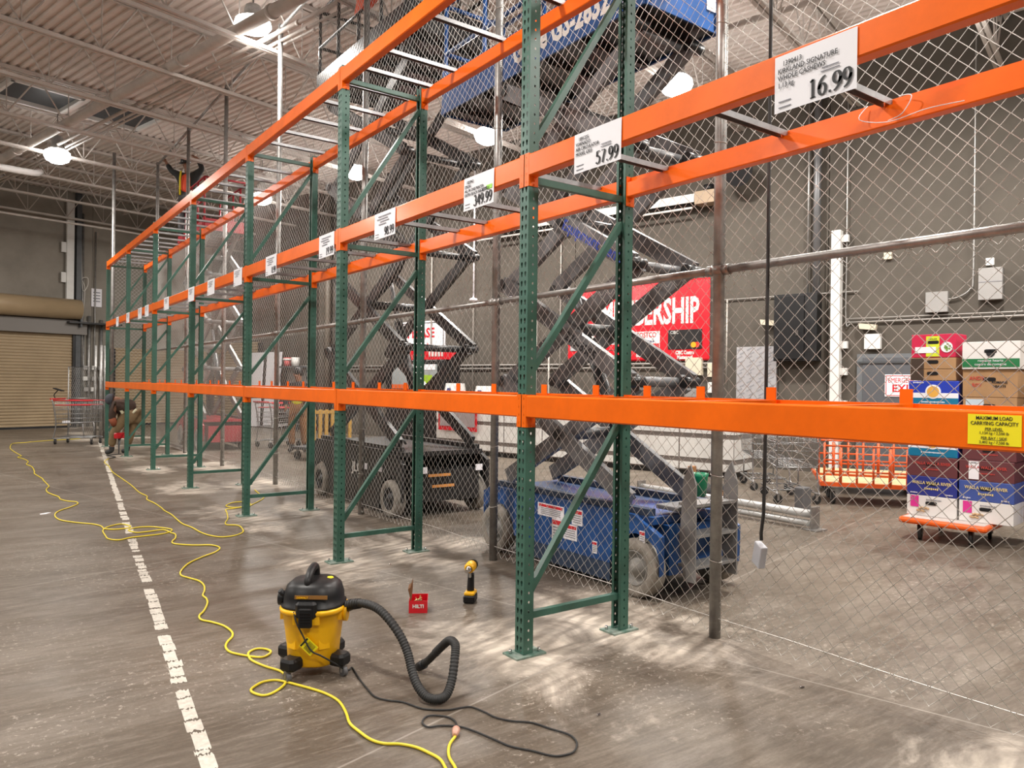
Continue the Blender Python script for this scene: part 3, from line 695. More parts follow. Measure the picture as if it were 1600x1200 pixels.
# load placard
t = thing('load_placard', 'yellow maximum load carrying capacity placard on the nearest low beam', 'sign', (-.0425, -2.31, 1.307))
MB().box((-.0008, 0, .048), (.0012, .142, .09)).build('sheet', YLAB, t)
for s_, sz, z, sx in (('MAXIMUM LOAD', .0155, .077, .82), ('CARRYING CAPACITY', .0155, .0615, .82), ('PER LEVEL', .0118, .0465, .9), ('1,134 kg / 2,500 lb', .0118, .0345, .9), ('PER BAY / SIDE', .0118, .0195, .9), ('3,402 kg / 7,500 lb', .0118, .007, .9)):
    text(s_, sz, (-.0012, 0, z), RR, UU, t, INK, sx=sx, off=.00012 if sz > .015 else 0, align='CENTER', ext=.0002)
for z, w_ in ((.045, .05), (.018, .062)): MB().box((-.0018, 0, z), (.0004, w_, .0008)).build('underline', INK, t)
# stray zip tie on a rear beam, and wire tags
b = MB(); b.tube(spline([(D - .03, -1.52, 2.70), (D - .06, -1.50, 2.64), (D - .05, -1.62, 2.60), (D - .05, -1.78, 2.61), (D - .05, -1.92, 2.60)], 6), .002, 5)
b.tube(spline([(D - .04, -1.66, 2.70), (D - .055, -1.72, 2.68), (D - .05, -1.68, 2.62), (D - .05, -1.62, 2.605)], 6), .002, 5)
tag(b.build('zip_tie', PAPER), 'loose white zip tie around the nearest rear middle beam', 'zip tie')

# ================================================================== CHAIN LINK FENCE
import numpy as np
fence = thing('chain_link_fence', 'tall chain link fence on galvanised posts running behind the rack', 'fence', (1.09, 6, 0))
h_ = .0425; rw = .0017
def fence_panel(name, fn, smin, smax, z0, zmax, side=0):
    """fn(s,z,off)->xyz ; zmax(s)"""
    V = []; F = []; base = 0; ns = int((smax - smin) / h_)
    for k in range(ns):
        s0 = smin + k * h_; zt = zmax(s0); nz = int((zt - z0) / h_) + 1
        if nz < 3: continue
        j = np.arange(nz); s = s0 + ((j + k) % 2) * h_ + np.random.uniform(-.0012, .0012, nz); z = z0 + j * h_
        off = np.where((j + k) % 2 == 1, rw, -rw) + .012 * np.sin(s0 * .9 + z * 1.3)
        P = np.stack([off, s, z], 1); ring = np.array([[rw, 0, 0], [0, rw * 1.41, 0], [-rw, 0, 0], [0, -rw * 1.41, 0]])
        V.append((P[:, None, :] + ring[None]).reshape(-1, 3)); i = np.arange(nz - 1)[:, None] * 4 + base; q = np.arange(4)[None]
        F.append(np.stack([i + q, i + (q + 1) % 4, i + 4 + (q + 1) % 4, i + 4 + q], -1).reshape(-1, 4)); base += nz * 4
    V = np.concatenate(V); F = np.concatenate(F); V = fn(V)
    me = bpy.data.meshes.new(name); me.vertices.add(len(V)); me.vertices.foreach_set('co', V.ravel())
    me.loops.add(F.size); me.loops.foreach_set('vertex_index', F.ravel()); me.polygons.add(len(F))
    me.polygons.foreach_set('loop_start', np.arange(len(F)) * 4); me.polygons.foreach_set('loop_total', np.full(len(F), 4))
    me.polygons.foreach_set('use_smooth', np.ones(len(F), bool)); me.update(calc_edges=True); me.validate(); me.materials.append(GALVD)
    o = bpy.data.objects.new(name, me); C.objects.link(o); o.parent = fence; return o
def pl(V): V = V.copy(); V[:, 1] -= 6; return V
np.random.seed(3)
FY = [-2.9, -.41, 1.88, 4.47, 7.33, 10.08, 12.8, 15.8]; RZ = 2.155
fence_panel('mesh_panel', pl, -2.9, 15.75, .03, lambda s: RZ + .01)
def ztop(s): return float(np.interp(s, [5.9, 6.15, 6.7, 9.0], [6.35, 6.0, 4.86, 4.3]))
fence_panel('mesh_panel', lambda V: pl(V) + np.array([-.008, 0, 0]), -2.9, 15.75, RZ - .06, ztop)
def turn(V):  # end return, running across toward the aisle
    o = V.copy(); o[:, 0] = .18 - 1.09 + V[:, 1]; o[:, 1] = 15.8 - 6 + V[:, 0]; return o
fence_panel('mesh_panel', turn, .02, .9, .03, lambda s: 4.3)
for y in FY:
    b = MB(); b.tube([(0, y - 6, 0), (0, y - 6, 3.2), (0, y - 6, 6.55)], .034, 16); b.build('post', GALV, fence)
    b = MB(); b.cyl((0, y - 6, RZ), (0, 0, 1), .043, .05, 16)
    for s_ in (-1, 1): b.cyl((0, y - 6 + s_ * .055, RZ), (0, 1, 0), .032, .05, 12)
    b.build('rail_collar', GALV, fence)
    for z in (.45, .95, 1.3, 2.9, 3.6, 4.6):
        b = MB(); b.tube([(math.cos(a) * .037, y - 6 + math.sin(a) * .037, z + .006 * math.sin(a + y)) for a in [i * PI / 6 for i in range(12)]], .0022, 4, closed=True); b.build('tie_wire', GALVD, fence)
b = MB(); b.tube([(-.91, 9.8, 0), (-.91, 9.8, 6.6)], .036, 14); b.build('post', GALV, fence)
for y0, y1 in zip(FY, FY[1:]):
    b = MB(); b.tube([(.0, y0 - 6 + .04, RZ), (0, y1 - 6 - .04, RZ)], .024, 12); b.build('rail', GALV, fence)
    b = MB(); b.tube([(.0, y0 - 6 + .04, 6.5), (0, y1 - 6 - .04, 6.5)], .024, 12); b.build('rail', GALV, fence)
b = MB(); b.tube([(-.008, y - 6, .12 + .004 * math.sin(y * 5)) for y in [-2.9 + .4 * i for i in range(47)]], .0026, 5); b.build('tension_wire', GALVD, fence)
# extra posts by the far gate
for k, (x, y, z1) in enumerate(((.10, 17.8, 2.3), (.20, 17.65, 2.3), (.30, 17.8, 2.3))):
    b = MB(); b.tube([(x, y, 0), (x, y, z1)], .035, 10); tag(b.build('post', GALV), 'galvanised post by the far gate, %s of three' % ('left', 'middle', 'right')[k], 'post')
t = thing('chain_link_gate', 'low chain link gate beyond the far shopping cart', 'gate', (-.18, 17.8, 0), -.3)
t.scale = (.6, 1, .9)
b = MB(); b.tube([(-.5, 0, .05), (-.5, 0, 1.95), (.5, 0, 1.95), (.5, 0, .05)], .025, 10, closed=True); b.tube([(-.5, 0, 1.1), (.5, 0, 1.1)], .018, 8); b.build('gate_frame', GALV, t)
b = MB()
for i in range(-18, 19):
    for s_ in (-1, 1):
        p = []
        for zz in (0.06, 1.94):
            p.append((i * .07 + s_ * (zz - 1) * .55, zz))
        (xa, za), (xb_, zb) = p
        lo, hi = -.49, .49
        def clip(x, z): 
            return x, z
        ts = [0, 1]
        dx = xb_ - xa
        t0 = 0; t1 = 1
        for lim, sg in ((lo, 1), (hi, -1)):
            a0 = (xa - lim) * sg; a1 = (xb_ - lim) * sg
            if a0 < 0 and a1 < 0: t0 = 2
            elif a0 < 0: t0 = max(t0, a0 / (a0 - a1))
            elif a1 < 0: t1 = min(t1, a0 / (a0 - a1))
        if t0 < t1: b.tube([(xa + dx * t0, 0, za + (zb - za) * t0), (xa + dx * t1, 0, za + (zb - za) * t1)], .0022, 4, False)
b.build('mesh_panel', GALVD, t)
# hanging control box in front of the fence
t = thing('hanging_control', 'grey control box hanging on a long black cable beside the fence', 'control box', (1.02, -.79, 0))
b = MB(); b.tube([(.01, 0, CH), (0, 0, 4), (0, 0, 2), (0, .004, 1.0), (.005, .012, .78), (.0, .022, .68), (.0, .02, .64)], .0095, 8); b.build('cable', BLACKR, t)
b = MB(); b.cbox((0, .03, .56), (.04, .085, .125), .004, Matrix.Rotation(-.5, 3, 'Z') @ Matrix.Rotation(.28, 3, 'X')); b.build('box', mat('control_grey', (.45, .46, .5), .45, 0, .1, 8), t)

# ================================================================== SCISSOR LIFTS
def scissor_lift(lab, loc, width, length, wheel_y, wr, body, armm, dark, zb, lh, nl, ly, plat, yo=0, ladder=True, ttyre=TYRE, rimm=None, guardm=None):
    t = thing('scissor_lift', lab, 'scissor lift', loc)
    hw, hl = width / 2, length / 2
    # chassis: side skirts with wheel arches, and an inner body
    ar = wr + .06
    pb = [(-hl, .34)]
    for wy in wheel_y:
        for k in range(9):
            a = PI - k * PI / 8; pb.append((max(-hl + .004, min(hl - .004, wy + ar * math.cos(a))), max(.16, wr - .02 + ar * math.sin(a) * .98)))
    pb += [(hl, .34), (hl, zb - .06), (hl - .12, zb), (-hl + .25, zb), (-hl, zb - .12)]
    b = MB()
    for s_ in (-1, 1): b.prism(pb, s_ * (hw - .03), s_ * (hw - .075), lambda u, v, q: (q, u, v))
    b.box((0, 0, .34), (width - .32, length - .06, .34)); b.box((0, 0, zb - .03), (width - .14, length - .2, .05))
    ch = b.build('chassis', body, t)
    b = MB()
    for s_ in (-1, 1):
        b.box((s_ * (hw - .06), 0, .13), (.05, wheel_y[1] - wheel_y[0] - 2 * ar - .02, .15))
        b.box((s_ * (hw - .11), 0, zb + .02), (.07, length - .3, .05))
    b.build('pothole_guard', guardm or dark, t)
    for wy in wheel_y:
        for s_ in (-1, 1):
            b = MB(); R = Matrix.Rotation(PI / 2, 3, 'Y')
            b.lathe([(wr * .6, -.05), (wr * .66, -.062), (wr * .88, -.066), (wr * .97, -.052), (wr, -.03), (wr * .985, 0), (wr, .03), (wr * .97, .052), (wr * .88, .066), (wr * .66, .062), (wr * .6, .05), (wr * .6, -.05)], (s_ * (hw - .065), wy, wr), 32, R, caps=False); wh = b.build('wheel', ttyre, t)
            b = MB(); b.lathe([(wr * .6, -.03), (wr * .6, .056), (wr * .56, .056), (wr * .52, .02), (wr * .34, .012), (wr * .30, .045), (wr * .16, .05), (wr * .14, .066), (.004, .068)], (s_ * (hw - .065), wy, wr), 28, Matrix.Rotation(s_ * PI / 2, 3, 'Y'))
            b.build('rim', rimm or armm, wh)
            b = MB()
            for k in range(6): b.cyl((s_ * (hw - .045), wy + .05 * math.cos(k * PI / 3), wr + .05 * math.sin(k * PI / 3)), (1, 0, 0), .008, .03, 6)
            b.build('wheel_nut', DBLACK, wh)
    aw, ah = .05, .135; xo = hw - .13; xi = xo - .075; z0 = zb + .07
    for k in range(nl):
        za, zc = z0 + k * lh, z0 + (k + 1) * lh
        for s_ in (-1, 1):
            b = MB(); b.bar((s_ * xo, yo - ly, za), (s_ * xo, yo + ly, zc), aw, ah, (0, 0, 1)); b.build('scissor_arm', armm, t)
            b = MB(); b.bar((s_ * xi, yo + ly, za), (s_ * xi, yo - ly, zc), aw, ah, (0, 0, 1)); b.build('scissor_arm', armm, t)
            for yy, zz in ((0, (za + zc) / 2), (-ly, zc), (ly, zc)):
                b = MB(); b.cyl((s_ * (xo - .03), yo + yy, zz), (1, 0, 0), .045, .15, 14); b.build('pivot_pin', dark, t)
        for yy, zz, rr in ((-ly * .9, zc, .04), (0, (za + zc) / 2, .05)):
            b = MB(); b.cyl((0, yo + yy, zz), (1, 0, 0), rr, 2 * xi, 14); b.build('cross_tube', armm, t)
    b = MB(); b.tube([(.1, yo - ly * .35, z0 + lh * .4), (.1, yo + ly * .15, z0 + lh * 1.35)], .055, 14); b.build('lift_cylinder', dark, t)
    b = MB(); b.tube([(.1, yo + ly * .15, z0 + lh * 1.35), (.1, yo + ly * .4, z0 + lh * 1.9)], .03, 12); b.build('piston_rod', ARMG, t)
    b = MB(); b.tube(spline([(-xi + .05, yo + ly * (.9 if k % 2 else -.9), z0 + k * lh) for k in range(nl + 1)], 6), .014, 6); b.build('hose', BLACKR, t)
    # platform
    py0, py1, pz, pw, sk = plat
    b = MB(); b.bx((-pw / 2, py0, pz), (pw / 2, py1, pz + .05))
    for k in range(6): b.box((0, py0 + (k + .5) * (py1 - py0) / 6, pz - .02), (pw * .9, .05, .06))
    b.build('platform_deck', dark, t)
    b = MB()
    for s_ in (-1, 1):
        b.bx((s_ * pw / 2, py0, pz - .02), (s_ * (pw / 2 + .02), py1, pz + .05)); b.bx((s_ * pw / 2, py0, pz + .055), (s_ * (pw / 2 + .012), py1, pz + .055 + sk))
    for yy, q in ((py0, -1), (py1, 1)): b.bx((-pw / 2, yy, pz - .02), (pw / 2, yy + q * .015, pz + .12 + sk))
    b.build('toe_board', body, t)
    b = MB()
    for s_ in (-1, 1):
        for z in (pz + .6, pz + 1.08): b.tube([(s_ * (pw / 2 - .03), py0, z), (s_ * (pw / 2 - .03), py1, z)], .021, 10)
        n = 5
        for k in range(n): y = py0 + (py1 - py0) * k / (n - 1); b.tube([(s_ * (pw / 2 - .03), y, pz), (s_ * (pw / 2 - .03), y, pz + 1.08)], .021, 10)
    for yy in (py0, py1):
        for z in (pz + .6, pz + 1.08): b.tube([(-pw / 2 + .03, yy, z), (pw / 2 - .03, yy, z)], .021, 10)
    b.build('guard_rail', body, t)
    if ladder:
        b = MB()
        for s_ in (-.22, .22):
            b.prism([(0, .14), (0, .80), (.05, .94), (.11, .84), (.14, .4), (.1, .14)], s_ - .006, s_ + .006, lambda u, v, q: (q, -hl - .13 + u, v))
        for z in (.24, .45, .66): b.box((0, -hl - .05, z), (.44, .15, .02))
        b.build('entry_ladder', mat('ladder_grey', (.24, .235, .23), .5, .1, .2, 6), t)
    return t
genie = scissor_lift('blue scissor lift raised high behind the fence, dusty grey tyres', (1.73, 1.28, 0), .92, 2.12, (-.84, .86), .205, BLUE, ARMG, DBLACK, .57, .86, 4, .80,
                     (-.82, 1.95, 4.17, .76, .30), yo=.12, rimm=mat('rim_grey', (.30, .29, .27), .6, 0, .3, 9), guardm=mat('guard_dusty_blue', (.035, .06, .11), .6, 0, .3, 6))
O = Vector((-.46, 0, 0))
xs = -.4315
text('Genie GS-2632', .27, (-.394, .74, 4.245), RR, UU, genie, WHITE, sx=.72, off=.010)
d = Vector((0, -1.6, -.86)).normalized(); u_ = Vector((0, d.z, -d.y))
text('276-8585', .105, (-.356, .05, 1.84), d, u_, genie, INK, sx=1.0, off=.002)
text('Equipment Rental', .12, (-.356, .10, 2.725), d, u_, genie, mat('lettering_blue', (.02, .06, .4), .5), sx=.95, off=.003)
for y, z, w_, h in ((.1, .465, .33, .1), (-.22, .46, .12, .12), (.02, .33, .12, .17), (-.14, .335, .16, .12), (-.42, .27, .05, .09), (-.9, .42, .05, .1)):
    l = MB().box((-.433, y, z), (.004, w_, h)).build('warning_label', PAPER, genie)
    MB().box((-.436, y, z + h * .32), (.003, w_ * .9, h * .2)).build('label_band', SIGNRED, l)
    b = MB()
    for k in range(4): b.box((-.4362, y, z + h * (.1 - k * .14)), (.002, w_ * .75, h * .05))
    b.build('print', INKG, l)
for x, y, z, w_, h in ((.0, -.838, 4.42, .2, .13), (.3, -.838, 4.36, .1, .12)):
    MB().box((x, y, z), (w_, .004, h)).build('warning_label', PAPER, genie)
MB().cbox((.12, -.66, 4.72), (.4, .3, .42), .01).build('tool_box', BLUE, genie)
MB().cbox((-.2, -.86, 4.6), (.25, .1, .3), .01).build('control_box', BLUE, genie)
MB().cbox((.0, -.95, .62), (.5, .2, .03), .006).build('step_plate', ARMG, genie)
t = thing('waste_bin', 'green bucket on a low stand behind the blue lift ladder', 'bucket', (2.80, 1.14, -.13))
b = MB(); b.lathe([(.001, .63), (.06, .63), (.075, .80), (.08, .83), (.07, .83), (.055, .64)], n=20); b.build('bucket', mat('green_plastic', (.0, .19, .085), .4), t)
b = MB()
for a in range(4): b.tube([(.1 * math.cos(a * PI / 2), .1 * math.sin(a * PI / 2), .62), (.16 * math.cos(a * PI / 2), .16 * math.sin(a * PI / 2), .13)], .012, 6)
b.box((0, 0, .61), (.22, .22, .02)); b.build('stand', ARMG, t)
jlg = scissor_lift('black scissor lift raised high, standing left of the blue lift', (1.84, 5.12, 0), 1.2, 2.5, (-1.0, .98), .205, DBLACK, mat('arm_black', (.028, .028, .03), .4, .1, .3, 5), DBLACK, .72, 1.08, 4, 1.03,
                    (-1.15, 1.3, 5.35, 1.1, .16), ladder=False)
text('JLG', .16, (-.592, -.05, .42), RR, UU, jlg, WHITE, sx=1.1, off=.004)
for y, z, w_, h in ((-.38, .5, .08, .07), (.32, .46, .12, .06), (-.75, .5, .09, .05)): MB().box((-.573, y, z), (.004, w_, h)).build('warning_label', PAPER, jlg)
for x in (-.3, .42): MB().box((x, -1.254, .52), (.09, .006, .07)).build('warning_label', PAPER, jlg)
b = MB()
for x, z, m in ((-.1, .46, 0), (-.05, .34, 0)): b.box((x, -1.256, z), (.28, .006, .03))
b.build('warning_stripe', mat('amber', (.7, .3, .08), .5), jlg)
t = thing('work_tarp', 'orange red jacket hung over the top rail of the black lift', 'jacket', (1.26, 4.75, 5.9))
b = MB(); b.prism([(-.02, .0), (.03, .0), (.06, -.55), (.0, -.5), (-.1, -.62), (-.05, -.3)], -.3, .28, lambda u, v, q: (u + .04 * math.sin(q * 9), q, v + .55 + .04 * math.cos(q * 14))); b.build('jacket', mat('jacket_orange', (.85, .11, .03), .6), t)
redlift = scissor_lift('red scissor lift with pale arms beyond the fence at the far end', (1.95, 14.2, 0), 1.0, 2.3, (-.8, .8), .22, mat('lift_red', (.33, .02, .03), .45), mat('arm_pale', (.22, .215, .21), .5, .0, .2, 5), DARKG, .65, 1.0, 4, .95,
                       (-1.0, 1.2, 4.65, .95, .1), ladder=False)

# ================================================================== PEOPLE
CU = Vector((.808, -.589, 0)); CV = Vector((.589, .808, 0))
def skin(name, joints, edges, m_, parent, levels=2, root=0):
    me = bpy.data.meshes.new(name); me.from_pydata([tuple(j[0]) for j in joints], edges, []); o = bpy.data.objects.new(name, me); C.objects.link(o)
    md = o.modifiers.new('s', 'SKIN'); md.use_smooth_shade = True
    sv = me.skin_vertices[0].data
    for i, j in enumerate(joints):
        r = j[1]; sv[i].radius = (r, r) if not isinstance(r, tuple) else r; sv[i].use_root = (i == root)
    sb = o.modifiers.new('u', 'SUBSURF'); sb.levels = levels
    dg = bpy.context.evaluated_depsgraph_get(); m2 = bpy.data.meshes.new_from_object(o.evaluated_get(dg)); bpy.data.objects.remove(o)
    m2.materials.clear(); m2.materials.append(m_); m2.name = name
    for p in m2.polygons: p.use_smooth = True
    n = bpy.data.objects.new(name, m2); C.objects.link(n); n.parent = parent; return n
def person(label, base, J, look, cols, cap=None, vest=None, curl=.5):
    """J: dict of joints in (u,v,z) picture-aligned metres from base."""
    t = thing('person', label, 'person', base)
    P = {k: CU * a[0] + CV * a[1] + Vector((0, 0, a[2])) for k, a in J.items()}
    lk = (CU * look[0] + CV * look[1] + Vector((0, 0, look[2]))).normalized()
    pel = (P['hipL'] + P['hipR']) / 2; hd = P['head']; nk = P['neck']; upd = (hd - nk).normalized(); lk = (lk - upd * lk.dot(upd)).normalized()
    js = [(pel, .10), (P['chest'], .115), (nk, .050), (hd - upd * .05, .075), (hd + upd * .045, .088)]; ed = [(0, 1), (1, 2), (2, 3), (3, 4)]
    js.append((hd - upd * .02 + lk * .098, .016)); ed.append((3, 5))
    for s_ in 'LR':
        o = len(js); js += [(P['sh' + s_], .048), (P['el' + s_], .045), (P['wr' + s_], .036), (P['hand' + s_], (.034, .018))]
        ed += [(1, o), (o, o + 1), (o + 1, o + 2), (o + 2, o + 3)]
        hdv = (P['hand' + s_] - P['wr' + s_]).normalized(); sd = hdv.cross(lk); sd = sd.normalized() if sd.length > .1 else CU; bend = sd.cross(hdv)
        for f in range(5):
            q = len(js)
            if f == 4: a = P['hand' + s_] - hdv * .02 + sd * .03; c = a + (hdv * .4 + sd).normalized() * .05; js += [(c, .009), (c + hdv * .03, .008)]
            else:
                ln = (.036, .042, .039, .03)[f]; a = P['hand' + s_] + hdv * .03 + sd * (f - 1.5) * .02
                js += [(a + hdv * ln, .009), (a + hdv * (ln + .02 * (1 - curl)) + bend * ln * curl, .0075)]
            ed += [(o + 3, q), (q, q + 1)]
    for s_ in 'LR':
        o = len(js); js += [(P['hip' + s_], .078), (P['kn' + s_], .055), (P['an' + s_], .038), (P['toe' + s_], .032)]; ed += [(0, o), (o, o + 1), (o + 1, o + 2), (o + 2, o + 3)]
    body = skin('body', js, ed, SKIN, t)
    for s_ in 'LR':      # jacket and trousers, each one garment below
        pass
    jk = [(pel + (P['chest'] - pel) * .12, .15), (P['chest'], .19), (nk - (nk - P['chest']) * .25, .10)]; je = [(0, 1), (1, 2)]
    for s_ in 'LR':
        o = len(jk); jk += [(P['sh' + s_], .10), (P['el' + s_], .066), (P['wr' + s_] * .97 + P['el' + s_] * .03, .055)]; je += [(1, o), (o, o + 1), (o + 1, o + 2)]
    skin('jacket', jk, je, cols[0], t)
    tr = [(pel, .145)]; te = []
    for s_ in 'LR':
        o = len(tr); tr += [(P['hip' + s_], .105), (P['kn' + s_], .08), (P['an' + s_] + Vector((0, 0, .06)), .07)]; te += [(0, o), (o, o + 1), (o + 1, o + 2)]
    skin('trousers', tr, te, cols[1], t)
    for s_ in 'LR': skin('boot', [(P['an' + s_] + Vector((0, 0, .09)), .055), (P['an' + s_] - Vector((0, 0, .02)), .055), (P['toe' + s_], (.045, .04))], [(0, 1), (1, 2)], BLACKR, t)
    sd = lk.cross(upd).normalized()
    for k in (-1, 1):
        b = MB(); b.lathe([(.001, -.012), (.009, -.006), (.011, 0), (.009, .006), (.001, .012)], hd + upd * .015 + lk * .082 + sd * k * .032, 8); b.build('eye', BLACK, t)
    R = Matrix((lk, -sd, upd)).transposed()
    b = MB()
    if cap:
        b.lathe([(.103, -.01), (.112, .02), (.105, .07), (.07, .115), (.02, .13)], hd + upd * .03, 18, R)
        b.prism([(.06, -.075), (.12, -.07), (.175, -.03), (.175, .03), (.12, .07), (.06, .075)], -.004, .012, lambda u, v, q: hd + upd * (.035 + q) + lk * u + sd * v); b.build('cap', cap, t)
    else:
        b.lathe([(.092, -.06), (.108, .0), (.107, .05), (.08, .105), (.02, .125)], hd + upd * .02 - lk * .018, 18, R); b.build('hair', BLACK, t)
    return t, P, lk
Hbr = mat('jacket_dark_brown', (.055, .03, .02), .8, 0, .3, 9); Kh = mat('khaki', (.22, .15, .075), .85, 0, .3, 8)
RUST = mat('rust_sleeve', (.25, .07, .03), .8); REFL = mat('reflective_band', (.62, .60, .42), .5)
base = Vector((-.06, 13.05, 0))
p1, P1, l1 = person('person in dark cap and brown work jacket bending down between the far uprights', base, dict(
    head=(-.08, -.05, 1.07), neck=(.03, 0, 1.05), chest=(.12, .02, .95), hipL=(.16, -.09, .74), hipR=(.22, .1, .74), shL=(.02, -.17, .98), shR=(.10, .2, .99),
    elL=(-.05, -.2, .74), elR=(.12, .2, .74), wrL=(.02, -.14, .53), wrR=(.08, .05, .5), handL=(.04, -.12, .44), handR=(.07, .02, .42),
    knL=(-.04, -.14, .42), knR=(.17, .12, .42), anL=(-.08, -.12, .1), anR=(.09, .14, .1), toeL=(-.19, -.16, .045), toeR=(-.01, .1, .045)), (-.35, -.35, -1), (Hbr, Kh), mat('cap_grey', (.06, .065, .08), .8))
b = MB(); b.bar(P1['shL'] + Vector((0, 0, .055)) + CV * -.02, P1['chest'] - CV * .175 + CU * .03 - Vector((0, 0, .14)), .05, .015, CV); b.build('reflective_strap', REFL, p1)
b = MB(); b.tube([P1['elL'] + (P1['wrL'] - P1['elL']) * .1, P1['elL'] + (P1['wrL'] - P1['elL']) * .75], .066, 12); b.build('sleeve', RUST, p1)
b = MB(); b.tube([P1['chest'] + CU * .22 - CV * .04 - Vector((0, 0, .06)), P1['chest'] + CU * .12 - CV * .12 - Vector((0, 0, .2))], .022, 8); b.build('reflective_strap', REFL, p1)
t = thing('hammer_drill', 'dark hammer drill held low by the bending person', 'drill', base + P1['handL'] + CU * .03)
b = MB(); b.cbox((0, 0, -.06), (.09, .22, .11), .015, rotz(-.9).to_3x3()); b.build('housing', RED, t)
b = MB(); b.tube([(0, 0, -.1), (-.01, 0, -.26), (-.01, 0, -.425)], [.03, .014, .01], 8); b.build('bit', DARKG, t)
base = Vector((1.52, 14.82, 4.70)); OV = mat('vest_orange', (.85, .10, .04), .7); YV = mat('vest_yellow', (.85, .7, .02), .6); DK = mat('sleeve_dark', (.02, .022, .022), .8)
p2, P2, l2 = person('person in orange and yellow safety vest up on the red lift, arms raised', base, dict(
    head=(-.02, -.02, 1.66), neck=(.0, .0, 1.50), chest=(.02, 0, 1.3), hipL=(-.09, 0, .93), hipR=(.11, 0, .93), shL=(-.18, -.02, 1.42), shR=(.2, 0, 1.42),
    elL=(-.36, .03, 1.5), elR=(.36, -.05, 1.55), wrL=(-.49, .06, 1.68), wrR=(.27, -.08, 1.76), handL=(-.52, .06, 1.74), handR=(.2, -.08, 1.81),
    knL=(-.12, -.02, .5), knR=(.14, -.02, .5), anL=(-.13, .02, .1), anR=(.15, .02, .1), toeL=(-.17, -.12, .04), toeR=(.17, -.12, .04)), (-.5, .1, .5), (DK, DARKG), mat('helmet_black', (.015, .015, .018), .35), curl=.8)
skin('safety_vest', [(P2['hipL'] * .5 + P2['hipR'] * .5 + Vector((0, 0, .03)), (.175, .14)), (P2['chest'], (.19, .15)), (P2['neck'] - Vector((0, 0, .05)), .12)], [(0, 1), (1, 2)], OV, p2)
for k in (-1, 1):
    b = MB(); b.tube([P2['neck'] + CU * .09 * k - CV * .12 - Vector((0, 0, .03)), P2['chest'] + CU * .1 * k - CV * .185, P2['hipL'] * .5 + P2['hipR'] * .5 + CU * .1 * k - CV * .15], .02, 6); b.build('reflective_strap', YV, p2)
base = Vector((3.08, 11.86, 0))
p3, P3, l3 = person('person in black jacket and brown trousers standing behind the fence, half hidden', base, dict(
    head=(-.02, 0, 1.62), neck=(0, 0, 1.47), chest=(.0, 0, 1.25), hipL=(-.1, 0, .9), hipR=(.1, 0, .9), shL=(-.19, 0, 1.39), shR=(.19, 0, 1.39),
    elL=(-.25, -.05, 1.1), elR=(.24, -.05, 1.12), wrL=(-.2, -.2, .95), wrR=(.2, -.18, .95), handL=(-.18, -.27, .93), handR=(.18, -.25, .93),
    knL=(-.13, -.03, .48), knR=(.12, -.02, .48), anL=(-.13, .02, .1), anR=(.14, .02, .1), toeL=(-.16, -.1, .04), toeR=(.17, -.1, .04)), (-.3, -.9, -.2), (mat('jacket_black', (.015, .015, .018), .8), mat('trousers_brown', (.25, .12, .05), .85, 0, .3, 8)), None)
skin('safety_vest', [(P3['hipL'] * .5 + P3['hipR'] * .5 + Vector((0, 0, .05)), (.17, .15)), (P3['chest'] - Vector((0, 0, .1)), (.18, .16))], [(0, 1)], mat('vest_lime', (.75, .75, .03), .6), p3)
b = MB(); b.tube([P3['hipL'] * .5 + P3['hipR'] * .5 + Vector((.0, 0, .2)) + CU * .19 * math.cos(a) + CV * .17 * math.sin(a) for a in [i * PI / 8 for i in range(16)]], .022, 6, closed=True); b.build('vest_band', OV, p3)

# ================================================================== VACUUM
v = thing('shop_vacuum', 'yellow and black shop vacuum with long hose, standing on the aisle floor', 'vacuum cleaner', (-1.031, .42, 0), -.63)
b = MB(); b.lathe([(.110, .055), (.122, .065), (.128, .15), (.140, .25), (.150, .318), (.161, .322), (.164, .338), (.158, .345), (.15, .345)], n=40, pw=.78); tank = b.build('tank', YEL, v)
b = MB()
for a in (0, PI / 2, PI, 3 * PI / 2):
    R = Matrix.Rotation(a, 3, 'Z'); b.box(R @ Vector((0, -.139, .305)), (.13, .03, .05), R)
for a in (-.62, .62, 2.5, -2.5):
    R = Matrix.Rotation(a, 3, 'Z'); b.box(R @ Vector((0, -.131, .20)), (.055, .012, .10), R @ Matrix.Rotation(-.11, 3, 'X'))
b.build('tank_panel', YEL, tank)
b = MB(); b.lathe([(.153, .338), (.158, .345), (.158, .356), (.148, .362), (.146, .40), (.132, .445), (.105, .468), (.04, .474)], n=40, pw=.80, sy=.95); b.build('lid', BLACK, v)
b = MB(); b.cbox((0, -.150, .352), (.105, .04, .085), .014); b.cbox((0, -.166, .318), (.066, .02, .095), .006)
for k in range(5): b.box((0, -.178, .345 - k * .014), (.05, .005, .005))
b.build('latch', BLACK, v)
b = MB(); b.cbox((0, .150, .345), (.105, .04, .085), .014); b.build('latch', BLACK, v)
b = MB(); b.tube(spline([(-.01, .07, .455), (-.01, .065, .50), (-.01, .03, .525), (-.01, -.04, .512), (-.01, -.085, .478), (-.01, -.088, .44)], 5), .020, 12); b.build('handle', BLACK, v)
b = MB(); b.lathe([(.001, 0), (.016, 0), (.018, .006), (.014, .012), (.001, .013)], (.075, .02, .462), 16); b.build('power_switch', YLAB, v)
b = MB(); b.box((.02, -.1405, .412), (.16, .006, .018), Matrix.Rotation(-.12, 3, 'X')); b.build('name_stripe', mat('stripe_gold', (.25, .12, .03), .4), v)
text('DEWALT', .014, (-.05, -.1445, .406), (1, 0, 0), (0, .12, 1), v, YEL, sx=1.0, off=.0004)
b = MB(); b.cyl((.163, -.01, .305), (1, 0, 0), .045, .02, 22); b.build('port_collar', YEL, v)
